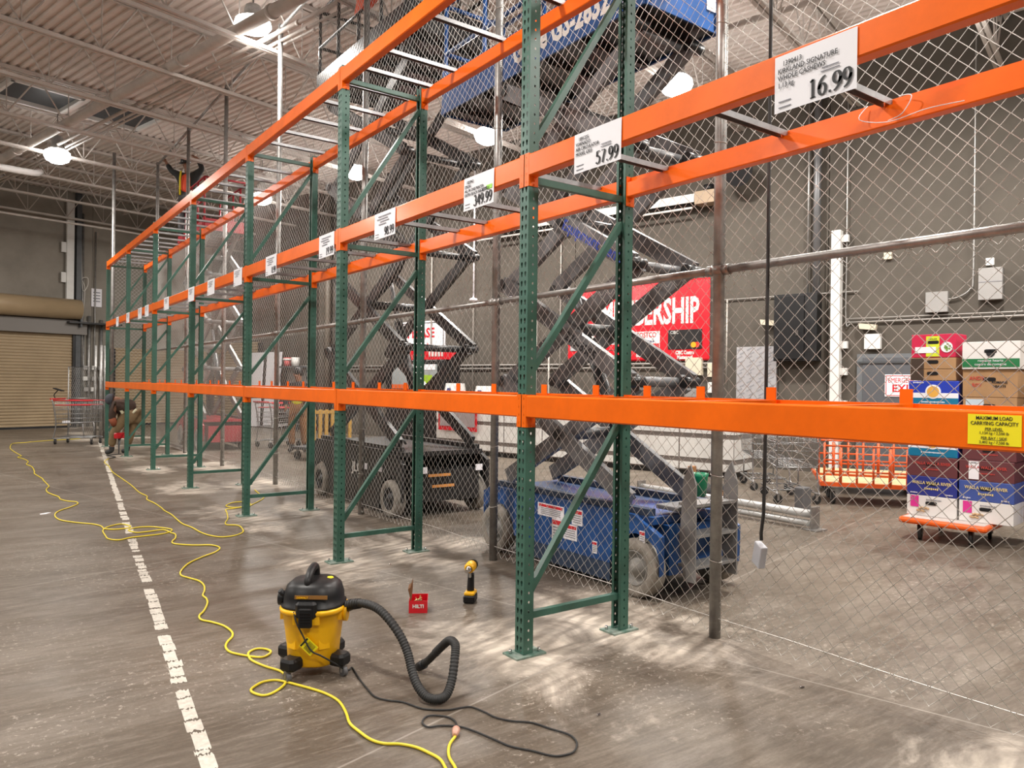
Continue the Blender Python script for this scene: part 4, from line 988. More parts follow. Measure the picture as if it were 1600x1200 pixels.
b = MB(); b.cyl((-.152, -.02, .375), (1, 0, 0), .036, .04, 18); b.tube([(-.13, -.03, .37), (-.16, -.05, .42)], .014, 8); b.build('blower_port', BLACK, v)
for k, (sx_, sy_) in enumerate(((-1, -1), (1, -1), (1, 1), (-1, 1))):
    b = MB(); b.cbox((sx_ * .115, sy_ * .10, .085), (.095, .085, .06), .014, rotz(sx_ * sy_ * .78).to_3x3()); ft = b.build('foot', BLACK, v); ft.rotation_euler.z = .35
    b = MB(); b.cyl((sx_ * .135, sy_ * .118, .026), (1, .4, 0), .026, .022, 16); wl_ = b.build('caster_wheel', mat('caster_grey', (.12, .12, .125), .5), ft)
    b = MB(); b.prism([(-.018, .02), (.018, .02), (.022, .06), (-.022, .06)], -.016, .016, lambda u, v_, q: (sx_ * .135 + q * 1, sy_ * .118 + u - .01 * sy_, v_)); b.build('caster_fork', GALV, ft)
tg = Matrix.Rotation(.75, 3, 'Y')
b = MB(); b.box((.015, -.152, .175), (.075, .002, .058), tg); lb = b.build('warning_tag', YLAB, v)
b = MB()
for k in range(7): b.box(Vector((.015, -.1535, .175)) + tg @ Vector((-.012 + k * .006, 0, 0)), (.0025, .001, .046), tg)
b.box(Vector((.015, -.1535, .175)) + tg @ Vector((-.031, 0, 0)), (.009, .001, .05), tg); b.build('print', INK, lb)
HP = [(-.915, .32, .335), (-.872, .239, .362), (-.833, .137, .362), (-.804, .054, .325), (-.776, -.028, .255), (-.765, -.086, .186), (-.769, -.133, .126), (-.771, -.193, .070), (-.756, -.253, .034), (-.721, -.291, .027), (-.672, -.290, .034), (-.625, -.262, .086),
      (-.583, -.219, .174), (-.562, -.185, .215), (-.558, -.125, .216), (-.567, -.057, .163), (-.583, .029, .08), (-.596, .088, .034)]
hp = spline(HP, 26); rs = [.0205 + .0011 * (1 if (i % 4) < 2 else -1) for i in range(len(hp))]
n_ = len(hp); 
for i in range(n_):
    if i > n_ - 40: rs[i] = .019
b = MB(); b.tube(hp, rs, 14); b.build('hose', BLACKR, v, world=True)
b = MB(); b.tube([(-.90, .345, .318), (-.885, .29, .345), (-.865, .235, .36)], [.029, .028, .025], 16); b.build('hose_cuff', BLACK, v, world=True)
b = MB(); b.tube([(-.59, .06, .052), (-.60, .105, .024)], [.024, .022], 14); b.build('hose_cuff', BLACK, v, world=True)
BC = [(-0.86, 0.43), (-0.86, 0.33), (-0.89, 0.18), (-0.91, 0.05), (-0.92, -0.06), (-0.89, -0.13), (-0.84, -0.19), (-0.80, -0.30), (-0.72, -0.37), (-0.65, -0.39), (-0.61, -0.41), (-0.59, -0.49), (-0.58, -0.56), (-0.54, -0.63), (-0.48, -0.69), (-0.45, -0.78), (-0.42, -0.86), (-0.43, -0.92), (-0.46, -0.96), (-0.51, -0.99), (-0.57, -0.98), (-0.60, -0.95), (-0.63, -0.89), (-0.68, -0.81), (-0.70, -0.73), (-0.73, -0.61), (-0.76, -0.54), (-0.82, -0.49), (-0.87, -0.47), (-0.87, -0.42), (-0.83, -0.38), (-0.79, -0.39), (-0.75, -0.44), (-0.75, -0.50), (-0.78, -0.55)]
V3 = lambda p: Vector(p)
loc = v.matrix_basis
cord = [loc @ Vector(q) for q in ((-.06, -.152, .345), (-.045, -.165, .30), (-.01, -.165, .23), (.03, -.165, .16), (.075, -.15, .13), (.13, -.13, .09), (.165, -.08, .045), (.185, -.02, .012))] + [Vector((x, y, .006)) for x, y in BC[1:]]
b = MB(); b.tube(spline(cord, 5), .0042, 8); b.build('power_cord', BLACKR, v, world=True)
b = MB(); b.tube([(-.78, -.55, .012), (-.795, -.575, .013)], [.009, .014], 10); b.build('plug', BLACK, v, world=True)

# ================================================================== CORDS
def cordpts(P, r, seed=0): return spline([(x, y, r + .001) for x, y in P], 5)
YC = [(-0.23, 17.68), (-0.74, 17.48), (-1.12, 17.24), (-1.40, 16.96), (-1.57, 16.9), (-1.66, 16.60), (-1.73, 15.45), (-1.70, 14.60), (-1.66, 13.97), (-1.63, 13.53), (-1.70, 13.28), (-1.62, 12.84), (-1.59, 12.32), (-1.64, 11.88), (-1.59, 11.40), (-1.60, 10.68), (-1.62, 10.31), (-1.57, 9.65), (-1.57, 9.40), (-1.56, 8.91), (-1.56, 8.62), (-1.61, 8.36), (-1.62, 8.03), (-1.58, 7.75), (-1.54, 7.53), (-1.54, 7.30), (-1.48, 7.09), (-1.41, 6.99), (-1.41, 6.82), (-1.50, 6.61), (-1.61, 6.43), (-1.67, 6.27), (-1.70, 6.06), (-1.69, 5.83), (-1.64, 5.66), (-1.53, 5.47), (-1.43, 5.33), (-1.38, 5.18), (-1.37, 5.01), (-1.29, 4.92), (-1.18, 4.93), (-1.14, 5.02), (-1.19, 5.18), (-1.28, 5.15), (-1.36, 5.04), (-1.40, 4.89), (-1.41, 4.67), (-1.41, 4.47), (-1.34, 4.36), (-1.23, 4.42), (-1.09, 4.43), (-0.95, 4.45), (-0.86, 4.54), (-0.84, 4.64), (-0.89, 4.75), (-0.98, 4.88), (-1.09, 4.91), (-1.19, 4.82), (-1.15, 4.65), (-1.06, 4.63), (-0.91, 4.65), (-0.88, 4.47), (-0.86, 4.36), (-0.90, 4.17), (-0.96, 4.02), (-0.95, 3.91), (-0.84, 3.78), (-0.70, 3.69), (-0.67, 3.54), (-0.75, 3.39), (-0.89, 3.26), (-1.03, 3.09), (-1.13, 2.88), (-1.16, 2.74), (-1.13, 2.63), (-1.09, 2.50), (-1.09, 2.36), (-1.12, 2.22), (-1.16, 2.10), (-1.16, 2.01), (-1.18, 1.90), (-1.24, 1.74), (-1.29, 1.65), (-1.30, 1.56), (-1.26, 1.48), (-1.22, 1.37), (-1.21, 1.24), (-1.23, 1.15), (-1.28, 1.07), (-1.31, 0.99), (-1.31, 0.90), (-1.27, 0.82), (-1.22, 0.75), (-1.18, 0.73), (-1.13, 0.78), (-1.14, 0.84), (-1.18, 0.87), (-1.23, 0.84), (-1.25, 0.77), (-1.25, 0.70), (-1.22, 0.59), (-1.18, 0.49), (-1.18, 0.40), (-1.22, 0.31), (-1.29, 0.25), (-1.34, 0.24), (-1.37, 0.29), (-1.37, 0.34), (-1.33, 0.38), (-1.29, 0.40), (-1.24, 0.39), (-1.21, 0.35), (-1.15, 0.23), (-1.10, 0.11), (-1.08, -0.01), (-1.10, -0.14), (-1.13, -0.25), (-1.13, -0.34), (-1.12, -0.44), (-1.09, -0.50), (-1.04, -0.54), (-1.00, -0.60), (-0.98, -0.67), (-0.97, -0.74), (-0.99, -0.82), (-1.00, -0.87), (-0.96, -0.84), (-0.93, -0.74), (-0.88, -0.66), (-0.82, -0.61)]
t = thing('extension_cord', 'long yellow extension cord looping from far left to the vacuum plug', 'cord', (-1.3, .9, 0))
b = MB(); b.tube(cordpts(YC, .0062), .0062, 8); b.build('cable', YELC, t, world=True)
b = MB(); b.tube([(-.825, -.612, .012), (-.808, -.592, .015), (-.795, -.575, .015)], [.01, .016, .018], 12); b.build('lit_connector', mat('connector_pink', (.6, .33, .25), .3), t, world=True)
Y2 = [(-0.34, 12.26), (-0.49, 11.70), (-0.53, 10.90), (-0.60, 10.00), (-0.61, 9.08), (-0.62, 8.20), (-0.65, 7.44), (-0.63, 7.04), (-0.68, 6.76), (-0.66, 6.41), (-0.66, 6.03), (-0.67, 5.79), (-0.66, 5.49), (-0.68, 5.06), (-0.68, 4.85), (-0.65, 4.63), (-0.64, 4.36), (-0.61, 4.16), (-0.54, 4.01), (-0.42, 4.00), (-0.31, 4.11), (-0.26, 4.27), (-0.24, 4.49), (-0.32, 4.58), (-0.31, 4.70), (-0.22, 4.94), (-0.13, 5.30), (-0.08, 5.52), (0.02, 5.55), (0.14, 5.6), (0.25, 5.68), (0.27, 5.94), (0.13, 5.98), (-0.01, 5.78), (0.03, 5.62), (0.18, 5.62), (0.36, 5.84), (0.56, 6.18), (0.61, 6.53), (0.67, 6.91)]
b = MB(); b.tube(cordpts(Y2, .006), .006, 8)
tag(b.build('extension_cord', YELC), 'second yellow cord running from the bending person to third upright foot', 'cord')
b = MB(); b.tube(spline([(-.66, 5.6, .006), (-.6, 5.7, .007), (-.5, 5.9, .007), (-.42, 6.02, .007)], 5), .006, 8)
b = MB(); b.tube(spline([(-.34, 12.26, .01), (-.2, 12.5, .01), (-.3, 12.8, .01), (-.2, 12.95, .01), (-.03, 12.98, .02)], 5), .008, 7)
tag(b.build('tool_cord', BLACKR), 'short black tool cord on the floor at the bending person', 'cord')

# ================================================================== FLOOR THINGS
t = thing('screw_box', 'small open red cardboard box of fasteners on the floor', 'box', (-.085, 1.03, 0), -.55)
w_, dp, hh = .115, .165, .078; b = MB()
for s_ in (-1, 1): b.box((s_ * w_ / 2, 0, hh / 2), (.003, dp, hh)); b.box((0, s_ * dp / 2, hh / 2), (w_, .003, hh))
b.box((0, 0, .002), (w_, dp, .003)); b.build('tray', SIGNRED, t)
b = MB(); b.prism([(0, 0), (-.03, .10), (-.005, .115), (.012, .16), (.016, .12), (.004, 0)], -dp / 2, dp / 2 - .05, lambda u, v_, q: (-w_ / 2 + u * .6 + .01, q, hh + v_ * .75)); b.build('lid', CARDD, t)
b = MB(); 
for k in range(22): b.cyl((random.uniform(-.045, .045), random.uniform(-.07, .07), .045 + random.uniform(0, .018)), (random.uniform(-1, 1), random.uniform(-1, 1), .3), .004, .03, 6)
b.build('fasteners', mat('brass', (.5, .36, .16), .35, .8), t)
text('HILTI', .03, (0, -dp / 2 - .0016, .034), (1, 0, 0), UU, t, WHITE, sx=1.05, off=.0012, align='CENTER')
MB().box((w_ / 2 + .002, -.02, .04), (.001, .05, .035)).build('label', PAPER, t)
t = thing('impact_driver', 'yellow and black cordless impact driver standing on its battery', 'power tool', (.285, .985, 0), -2.35)
# local +x = front (chuck side)
b = MB(); b.cbox((0, 0, .028), (.115, .078, .05), .008); b.build('battery', BLACK, t)
b = MB(); b.cbox((-.003, 0, .062), (.105, .07, .026), .008); b.cbox((-.05, 0, .045), (.02, .036, .075), .005); b.build('battery_cap', YEL, t)
b = MB(); b.tube(spline([(-.005, 0, .07), (-.008, 0, .12), (-.018, 0, .19)], 4), [.026 - .0006 * i for i in range(9)], 12); b.build('grip', BLACK, t)
b = MB(); b.tube([(-.055, 0, .235), (-.03, 0, .237), (.035, 0, .237), (.06, 0, .235)], [.03, .036, .036, .026], 18); b.build('motor_housing', YEL, t)
b = MB(); b.tube([(-.095, 0, .232), (-.085, 0, .234), (-.05, 0, .235)], [.022, .034, .037], 18); b.build('motor_cap', BLACK, t)
b = MB(); b.tube([(.06, 0, .235), (.085, 0, .235)], [.024, .016], 14); b.tube([(.085, 0, .235), (.13, 0, .235)], [.012, .014], 12); b.build('chuck', CHROME, t)
b = MB(); b.cbox((.018, 0, .185), (.014, .016, .035), .003); b.build('trigger', mat('trigger_grey', (.4, .4, .38), .5), t)
for k, (x, y, rz) in enumerate(((-.186, -.792, .1), (.847, -1.134, -.6), (.30, 2.2, .4), (1.3, -.95, .3), (-.42, .05, .8))):
    b = MB(); b.tube([(-.011, 0, .005), (-.004, 0, .005), (-.004, 0, .005), (.011, 0, .005)], [.0045, .005, .0038, .0038], 10)
    o = b.build('anchor_sleeve', CHROME); o.location = (x, y, 0); o.rotation_euler.z = rz
    tag(o, ('small chrome anchor sleeve lying in front of the nearest upright', 'small chrome anchor sleeve lying near the fence at right', 'small chrome anchor sleeve near the yellow impact driver', 'dark bit of metal on the floor behind the fence', 'small metal ring on floor inside the vacuum hose loop')[k], 'anchor')
t = thing('plaster_scrap', 'white scrap of paper on the floor at the left', 'scrap', (-1.776, 6.3, 0), .5)
MB().prism([(-.06, -.02), (.0, -.03), (.07, 0), (.05, .03), (-.04, .02)], 0, .004, lambda u, v_, q: (u, v_, q)).build('scrap', PAPER, t)
# worn white line
rnd = random.Random(5); b = MB(); pA = Vector((-1.75, -.6, 0)); pB = Vector((.03, 16.4, 0)); d = (pB - pA).normalized(); s_ = Vector((d.y, -d.x, 0)); Ln = (pB - pA).length; q = 0
while q < Ln:
    g = rnd.random(); seg = rnd.uniform(.03, .16) + (0.03 if q > 5 else 0)
    if g < .74:
        hw_ = rnd.uniform(.028, .036); n = 13; e0 = [q + rnd.uniform(-.016, .012) for _ in range(n)]; e1 = [q + seg + rnd.uniform(-.012, .018) for _ in range(n)]
        of = rnd.uniform(-.006, .006); vs = [pA + d * e + s_ * (of - hw_ + 2 * hw_ * i / (n - 1)) + Vector((0, 0, .0012)) for i, e in enumerate(e0)] + [pA + d * e + s_ * (of - hw_ + 2 * hw_ * i / (n - 1)) + Vector((0, 0, .0012)) for i, e in enumerate(e1)]
        b.add(vs, [(i, i + 1, n + i + 1, n + i) for i in range(n - 1)]); q += seg + rnd.uniform(.006, .028)
    else: q += rnd.uniform(.03, .16)
o = b.build('floor_marking', mat('line_paint', (.60, .56, .49), .6, 0, .25, 30)); tag(o, 'worn broken white painted line along the aisle floor', 'floor line')

# ================================================================== CARTS, CARTONS, COUNTER
def wheel_caster(parent, x, y, r=.055, m_=BLACKR):
    b = MB(); b.cyl((x, y, r), (1, .2, 0), r, .03, 16); o = b.build('caster_wheel', m_, parent)
    b = MB(); b.box((x + .022, y, r * 1.5), (.004, .03, r * 1.6)); b.box((x - .022, y, r * 1.5), (.004, .03, r * 1.6)); b.box((x, y, r * 2.3), (.05, .04, .006)); b.build('caster_fork', GALV, o)
def shopping_cart(lab, loc, rz, grp=None):
    t = thing('shopping_cart', lab, 'shopping cart', loc, rz, grp)      # handle at -x, length along x
    G = mat('cart_wire', (.30, .30, .30), .35, .7)
    b = MB()
    def P(u, v_, w__):  # basket tapering: u 0..1 back->front, v -1..1, w 0..1 bottom->top
        x = -.40 + u * .86 - (1 - w__) * .0 - (1 - w__) * u * .06; hw__ = (.29 - .05 * u) * (.86 + .14 * w__); return (x, v_ * hw__, .46 + w__ * .52 + (u * .04) * (1 - w__))
    for w__ in (0, .2, .4, .6, .8, 1):
        b.tube([P(0, -1, w__), P(1, -1, w__), P(1, 1, w__), P(0, 1, w__)], .005 if w__ not in (0, 1) else .008, 6, closed=True)
    for i in range(17):
        u = i / 16
        for s__ in (-1, 1): b.tube([P(u, s__, 0), P(u, s__, 1)], .0028, 5)
        b.tube([P(u, -1, 0), P(u, 1, 0)], .0028, 5)
    for i in range(9):
        v_ = -1 + i / 4
        b.tube([P(1, v_, 0), P(1, v_, 1)], .0028, 5); b.tube([P(0, v_, 0), P(1, v_, 0)], .0028, 5); b.tube([P(0, v_, 0), P(0, v_, 1)], .0028, 5)
    b.build('basket', G, t)
    b = MB()
    for s__ in (-1, 1):
        b.tube(spline([(-.45, s__ * .26, 1.0), (-.40, s__ * .26, .8), (-.36, s__ * .25, .45), (-.40, s__ * .26, .16), (-.38, s__ * .26, .13), (.36, s__ * .22, .16), (.42, s__ * .2, .13)], 4), .012, 8)
        b.tube([(.25, s__ * .22, .16), (.22, s__ * .22, .46)], .01, 6)
    b.tube([(-.2, -.25, .15), (-.2, .25, .15)], .01, 6); b.tube([(.36, -.22, .16), (.36, .22, .16)], .01, 6)
    for i in range(7): b.tube([(-.36, -.22 + i * .073, .17), (.36, -.2 + i * .066, .17)], .004, 5)
    b.build('frame', G, t)
    b = MB(); b.tube([(-.47, -.28, 1.01), (-.47, .28, 1.01)], .017, 10); b.tube([P(0, -1, 1.0), P(1, -1, 1.0)], .014, 8); b.tube([P(0, 1, 1.0), P(1, 1, 1.0)], .014, 8); b.tube([P(0.05, -1, .8), P(.95, -1, .8)], .012, 8); b.tube([P(0.05, 1, .8), P(.95, 1, .8)], .012, 8)
    b.build('handle', RED, t)
    for x, y in ((-.38, -.24), (-.38, .24), (.4, -.18), (.4, .18)): wheel_caster(t, x, y, .058)
    return t
sc1 = shopping_cart('shopping cart with red rails standing beyond the last upright, at left', (-.42, 16.2, 0), -.63)
b = MB(); b.tube(spline([(-.47, -.1, 1.02), (-.5, -.1, 1.1), (-.42, -.1, 1.2)], 4), .012, 6); b.box((-.4, -.1, 1.22), (.2, .12, .02), Matrix.Rotation(.3, 3, 'Y')); b.build('scanner_holder', BLACK, sc1)
MB().box((-.28, 0, .49), (.12, .1, .05)).build('label', PAPER, sc1)
shopping_cart('shopping cart with red handle behind the fence, left of the orange flatbeds', (6.25, 2.55, 0), .9)
shopping_cart('shopping cart standing behind the first one near white counter', (7.0, 3.45, 0), .9)
shopping_cart('shopping cart behind the fence seen below the third bay beam', (3.2, 13.4, 0), .3)
def flatbed(lab, loc, rz):
    t = thing('flatbed_cart', lab, 'flatbed cart', loc, rz, 'orange flatbed carts')
    OR = mat('cart_orange', (.72, .10, .015), .4)
    b = MB(); b.cbox((0, 0, .27), (1.35, .72, .03), .004); b.build('deck', WOOD, t)
    b = MB()
    for s_ in (-1, 1):
        b.box((0, s_ * .37, .255), (1.4, .03, .05)); b.box((s_ * .69, 0, .255), (.03, .76, .05))
    b.build('frame', OR, t)
    b = MB()
    for k in range(8):
        x = -.66 + k * 1.32 / 7; b.tube([(x, .37, .25), (x, .37, .78 if k in (0, 7) else .72)], .014 if k % 3 else .02, 8)
    for z in (.42, .56, .74): b.tube([(-.66, .37, z), (.66, .37, z)], .012, 8)
    b.build('side_rail', OR, t)
    b = MB()
    for y in (-.34, 0, .34): b.tube([(-.68, y, .25), (-.70, y, .98)], .02, 8)
    b.tube([(-.70, -.34, .98), (-.70, .34, .98)], .02, 8); b.tube([(-.69, -.34, .62), (-.69, .34, .62)], .014, 8); b.build('push_handle', OR, t)
    for x, y in ((-.55, -.28), (-.55, .28), (.55, -.28), (.55, .28)): wheel_caster(t, x, y, .08)
    return t
flatbed('orange flatbed cart with plywood deck, nearer one left of the cartons', (7.0, 1.75, 0), 2.2)
flatbed('orange flatbed cart with plywood deck, farther one behind the first', (7.85, 2.35, 0), 2.2)
# loaded dolly
r_ = Vector((.12, -.9928, 0)); n_v = Vector((-.9928, -.12, 0)); DO = Vector((5.14, .45, 0)); rzD = math.atan2(r_.y, r_.x)   # local x = r (picture right), local y = away from camera
def carton(lab, s, dback, z, w__, dpt, h, col, face=None, grp='cartons stacked on the orange dolly', rz=0, bandc=None):
    c = DO + r_ * s - n_v * (dback + dpt / 2)
    t = thing('carton', lab, 'carton', (c.x, c.y, z), rzD + rz, grp)
    MB().cbox((0, 0, h / 2), (w__, dpt, h - .002), .004).build('box_body', col, t)
    F = -dpt / 2 - .002
    if bandc:
        for (z0, z1, m_) in bandc: MB().box((0, F, (z0 + z1) / 2 * h), (w__ * .985, .003, (z1 - z0) * h)).build('printed_band', m_, t)
    b = MB(); b.prism([(-.05, -.014), (-.036, -.02), (.036, -.02), (.05, -.014), (.05, .008), (.036, .014), (-.036, .014), (-.05, .008)], F - .003, F + .001, lambda u, v_, q: (u, q, h * .66 + v_)); b.build('hand_hole', BLACK, t)
    for (s_, sz, x, zz, m_, sx) in (face or ()):
        if s_[0] == '~':
            b = MB(); n = len(s_) - 1
            for q in range(n): b.box((x * w__ + (q - (n - 1) / 2) * sz * .62, F - .0015, zz * h + sz * .35), (sz * .42, .001, sz * (.5 + .2 * (q % 3 == 0))))
            b.build('small_print', m_, t); continue
        text(s_, sz, (x * w__, F - .0015, zz * h), (1, 0, 0), UU, t, m_, sx=sx, align='CENTER', off=.0008, ext=.0004)
    return t
NAVY = mat('carton_navy', (.02, .03, .23), .5); NAVL = mat('carton_blue', (.05, .09, .33), .5); MAR = mat('carton_maroon', (.12, .03, .035), .55); TEAL = mat('carton_teal', (.0, .16, .30), .5); ROYAL = mat('carton_royal', (.012, .04, .42), .5)
PINK = mat('carton_pink', (.65, .03, .27), .5); WCART = mat('carton_white', (.72, .70, .68), .6); GRNB = mat('carton_green', (.01, .16, .05), .5); REDC = mat('carton_red', (.55, .01, .06), .5); GOLDT = mat('gold_ink', (.75, .6, .25), .5); PURP = mat('carton_purple', (.19, .03, .40), .5); REDI = mat('red_ink', (.5, .05, .04), .5)
dl = thing('dolly', 'orange platform dolly loaded with cartons behind the fence', 'dolly', tuple(DO + r_ * .36 - n_v * .22), rzD)
b = MB(); b.cbox((0, 0, .19), (.76, .86, .055), .018); b.build('deck', mat('dolly_orange', (.85, .12, .01), .4), dl)
MB().box((0, 0, .2195), (.70, .78, .004)).build('top_mat', mat('mat_pale', (.55, .48, .45), .6), dl)
for x, y in ((-.22, -.3), (.22, -.3), (-.22, .3), (.22, .3)): wheel_caster(dl, x, y, .075)
Zt = .222
def wstack(s, blue, tagd, nm):
    c = carton('white carton with pink panel at the bottom of the %s column' % nm, s, 0, Zt, .445, .36, .20, WCART, (('~BELLA VERDE', .02, .05, .78, INKG, 1),))
    MB().box((-.15, -.183, .14), (.075, .003, .11)).build('pink_panel', PINK, c)
    b = MB()
    for k in range(9): b.lathe([(.001, -.012), (.012, -.006), (.014, 0), (.012, .006), (.001, .012)], (-.10 + .018 * (k % 5) - .02 * (k // 5), -.184, .075 - .028 * (k // 5) + .006 * (k % 2)), 8)
    b.build('mushroom_print', mat('mushroom_tan', (.5, .33, .18), .6), c)
    carton('%s carton reading walla walla river, second from the bottom of the %s column' % ('royal blue' if blue is NAVY else 'lighter blue', nm), s, .0, Zt + .2, .45, .36, .19, blue, (('WALLA WALLA RIVER', .042, 0, .60, GOLDT, .85), ('~produce', .03, 0, .32, GOLDT, .9), ('~onions', .018, -.35, .1, PAPER, 1), ('~onions', .018, .35, .1, PAPER, 1)))
    c = carton('maroon carton reading walla walla river, third from the bottom of the %s column' % nm, s, .0, Zt + .39, .45, .36, .195, MAR, (('WALLA WALLA RIVER', .04, 0, .60, REDI, .85), ('~SWEET ONIONS', .02, 0, .34, REDI, 1)))
    if tagd:
        MB().box((-.10, -.183, .10), (.085, .003, .17)).build('label', PAPER, c)
        text('207486', .018, (-.10, -.186, .165), (1, 0, 0), UU, c, INK, align='CENTER')
wstack(.21, NAVY, False, 'left'); wstack(.675, NAVL, True, 'right')
for k in range(3):
    c = carton('royal blue, white and teal carton in left column, %s of three' % ('lowest', 'middle', 'top')[k], .21, .02, Zt + .588 + k * .248, .45, .36, .246, ROYAL, (('~TROPICAL', .02, -.3, .9, PAPER, 1), ('~PRODUCE OF MEXICO', .02, 0, .13, PAPER, 1)), bandc=((.0, .32, TEAL), (.32, .52, PAPER)))
    b = MB(); b.cyl((0, -.184, .14), (0, 1, 0), .07, .006, 24); b.build('round_emblem', PAPER, c)
    b = MB(); b.cyl((0, -.186, .14), (0, 1, 0), .055, .006, 24); b.build('emblem_centre', mat('emblem_gold', (.75, .4, .07), .5), c)
for k in range(2):
    c = carton('brown carton with dark left end in left column, %s of two' % ('lower', 'upper')[k], .20, .03, Zt + 1.333 + k * .113, .41, .34, .112, CARD, ())
    MB().box((-.14, -.173, .055), (.12, .004, .105)).build('dark_print', mat('print_dark', (.05, .03, .02), .6), c)
c = carton('red carton with yellow panel on top of the left column', .20, .04, Zt + 1.56, .40, .32, .23, REDC, ())
MB().box((-.005, -.163, .11), (.12, .003, .2)).build('yellow_panel', mat('panel_lime', (.62, .70, .03), .5), c)
MB().box((-.07, -.1655, .075), (.19, .002, .06)).build('label', PAPER, c)
text('TAYLOR', .02, (-.005, -.166, .175), (1, 0, 0), UU, c, INK, align='CENTER')
b = MB(); b.cyl((.12, -.164, .1), (0, 1, 0), .052, .005, 24); b.build('salad_bowl', PAPER, c)
b = MB()
for k in range(12): b.cyl((.12 + .03 * math.cos(k * 2.4) * (k % 3) / 2, -.168, .1 + .03 * math.sin(k * 2.4) * (k % 3) / 2), (0, 1, 0), .010, .003, 8)
b.build('salad_print', mat('salad', (.2, .35, .08), .6), c)
carton('second maroon carton, fourth from the bottom of the right column', .69, .02, Zt + .585, .44, .36, .15, MAR, (('~SWEET ONIONS', .02, 0, .34, REDI, 1),))
carton('plain brown carton above the maroon ones in the right column', .69, .02, Zt + .735, .44, .36, .22, CARD, ())
c = carton('brown carton with pale label in the right column, under romaine hearts', .69, .02, Zt + .955, .44, .36, .222, CARD, ())
MB().box((-.12, -.183, .16), (.15, .003, .09)).build('label', mat('pale_blue', (.5, .6, .68), .5), c)
carton('brown carton printed romaine hearts below the white and green one', .69, .02, Zt + 1.178, .45, .36, .262, CARD, (('ANDY', .05, -.23, .62, REDI, .9), ('BOY', .045, -.23, .38, REDI, .9), ('ROMAINE', .032, .18, .5, INK, .9), ('HEARTS', .032, .18, .36, INK, .9)))
c = carton('white carton with green band on top of the right column', .70, .0, Zt + 1.441, .47, .38, .26, WCART, (), bandc=((.08, .38, GRNB),))
for s_, z in (('romaine hearts', .27), ('coeurs de romaine', .14)): text(s_, .034, (0, -.194, z * .26), (1, 0, 0), UU, c, PAPER, sx=1, align='CENTER')
b = MB(); b.cyl((0, -.193, .15), (0, 1, 0), .035, .004, 20); b.build('oval_logo', INK, c)
for k in range(6):
    carton('brown carton in the column behind the right one, %s from the bottom' % ORD[k], .74, .42, Zt + k * .27, .44, .36, .268, CARD if k % 2 == 0 else MAR, (), grp='cartons behind the right column')
# pallet stack at the right edge
t = thing('pallet', 'wooden pallet at the right edge under purple cartons', 'pallet', tuple(DO + r_ * 1.56 - n_v * .35), rzD)
b = MB()
for k in range(5): b.box((0, -.4 + k * .2, .12), (1.0, .12, .02))
for k in (-.45, 0, .45): b.box((k, 0, .06), (.08, .92, .10))
b.build('pallet_boards', WOOD, t)
for k, (cc, h) in enumerate(((ROYAL, .26), (ROYAL, .26), (PURP, .24), (PURP, .24), (CARD, .25), (mat('carton_dark', (.05, .06, .05), .6), .25), (CARD, .25))):
    z = .131 + sum((.26, .26, .24, .24, .25, .25, .25)[:k])
    t = thing('carton', 'carton stacked at the right picture edge, %s from the bottom' % ORD[k], 'carton', tuple(DO + r_ * 1.46 - n_v * .30 + Vector((0, 0, z))), rzD, 'cartons on the pallet at the right edge')
    MB().cbox((0, 0, h / 2), (.60, .4, h - .002), .004).build('box_body', cc, t)
    if k < 2: MB().box((0, -.202, h * .2), (.59, .003, h * .35)).build('printed_band', TEAL if k == 0 else PAPER, t)
    if k in (2, 3): MB().box((-.2, -.202, h * .6), (.12, .003, .09)).build('label', BLACK, t)
# steel floor guard with end plate
t = thing('floor_guard', 'low twin-pipe steel floor guard with end plate behind the fence', 'floor guard', (4.62, 2.0, 0))
b = MB(); b.tube([(0, -.82, .16), (0, 1.6, .16)], .042, 14); b.tube([(0, -.82, .06), (0, 1.6, .06)], .035, 14); b.build('guard_pipe', mat('guard_white', (.5, .5, .49), .4, .3), t)
b = MB()
for y in (-.86, 1.6): b.box((0, y, .12), (.14, .02, .24)); b.box((0, y, .006), (.2, .16, .012))
b.build('end_plate', GALV, t)
t = thing('bollard', 'short grey steel bollard just behind the floor guard end', 'bollard', (5.35, 1.75, 0))
MB().cbox((0, 0, .16), (.16, .12, .32), .01).build('bollard_post', ARMG, t)
# membership counter
t = bthing('service_counter', 'long white panelled service counter with grey bands at the back', 'counter', 8.2, 5.6, 0)
ly0, ly1 = -3.3, 3.4
MB().bx((0, ly0, .09), (.7, ly1, 1.08)).build('counter_body', mat('counter_grey', (.19, .165, .15), .5), t)
MB().bx((.05, ly0 + .05, 0), (.65, ly1 - .05, .09)).build('plinth', DBLACK, t)
MB().bx((-.04, ly0 - .04, 1.08), (.74, ly1 + .04, 1.12)).build('worktop', mat('counter_top', (.35, .33, .31), .4), t)
pw_ = .97
for k in range(7):
    y0 = ly0 + .01 + k * .957
    for z0, z1 in ((.15, .29), (.38, .61), (.70, 1.05)):
        pass
    b = MB()
    for z0, z1 in ((.11, .22), (.30, .62), (.70, 1.06)): b.bx((-.012, y0, z0), (0, y0 + .93, z1))
    b.build('front_panel', WHITE, t)
b = MB()
for z0, z1 in ((.11, .22), (.30, .62), (.70, 1.06)): b.bx((.0, ly0 - .012, z0), (.7, ly0, z1))
b.build('end_panel', WHITE, t)
t = bthing('counter_sign', 'red framed placard leaning on the front of the white counter', 'sign', 8.15, 8.3, .7)
MB().box((-.03, 0, 0), (.02, 1.1, .44)).build('board', RED, t); MB().box((-.042, 0, .02), (.004, 1.0, .3)).build('print', mat('placard_grey', (.3, .25, .25), .5), t)
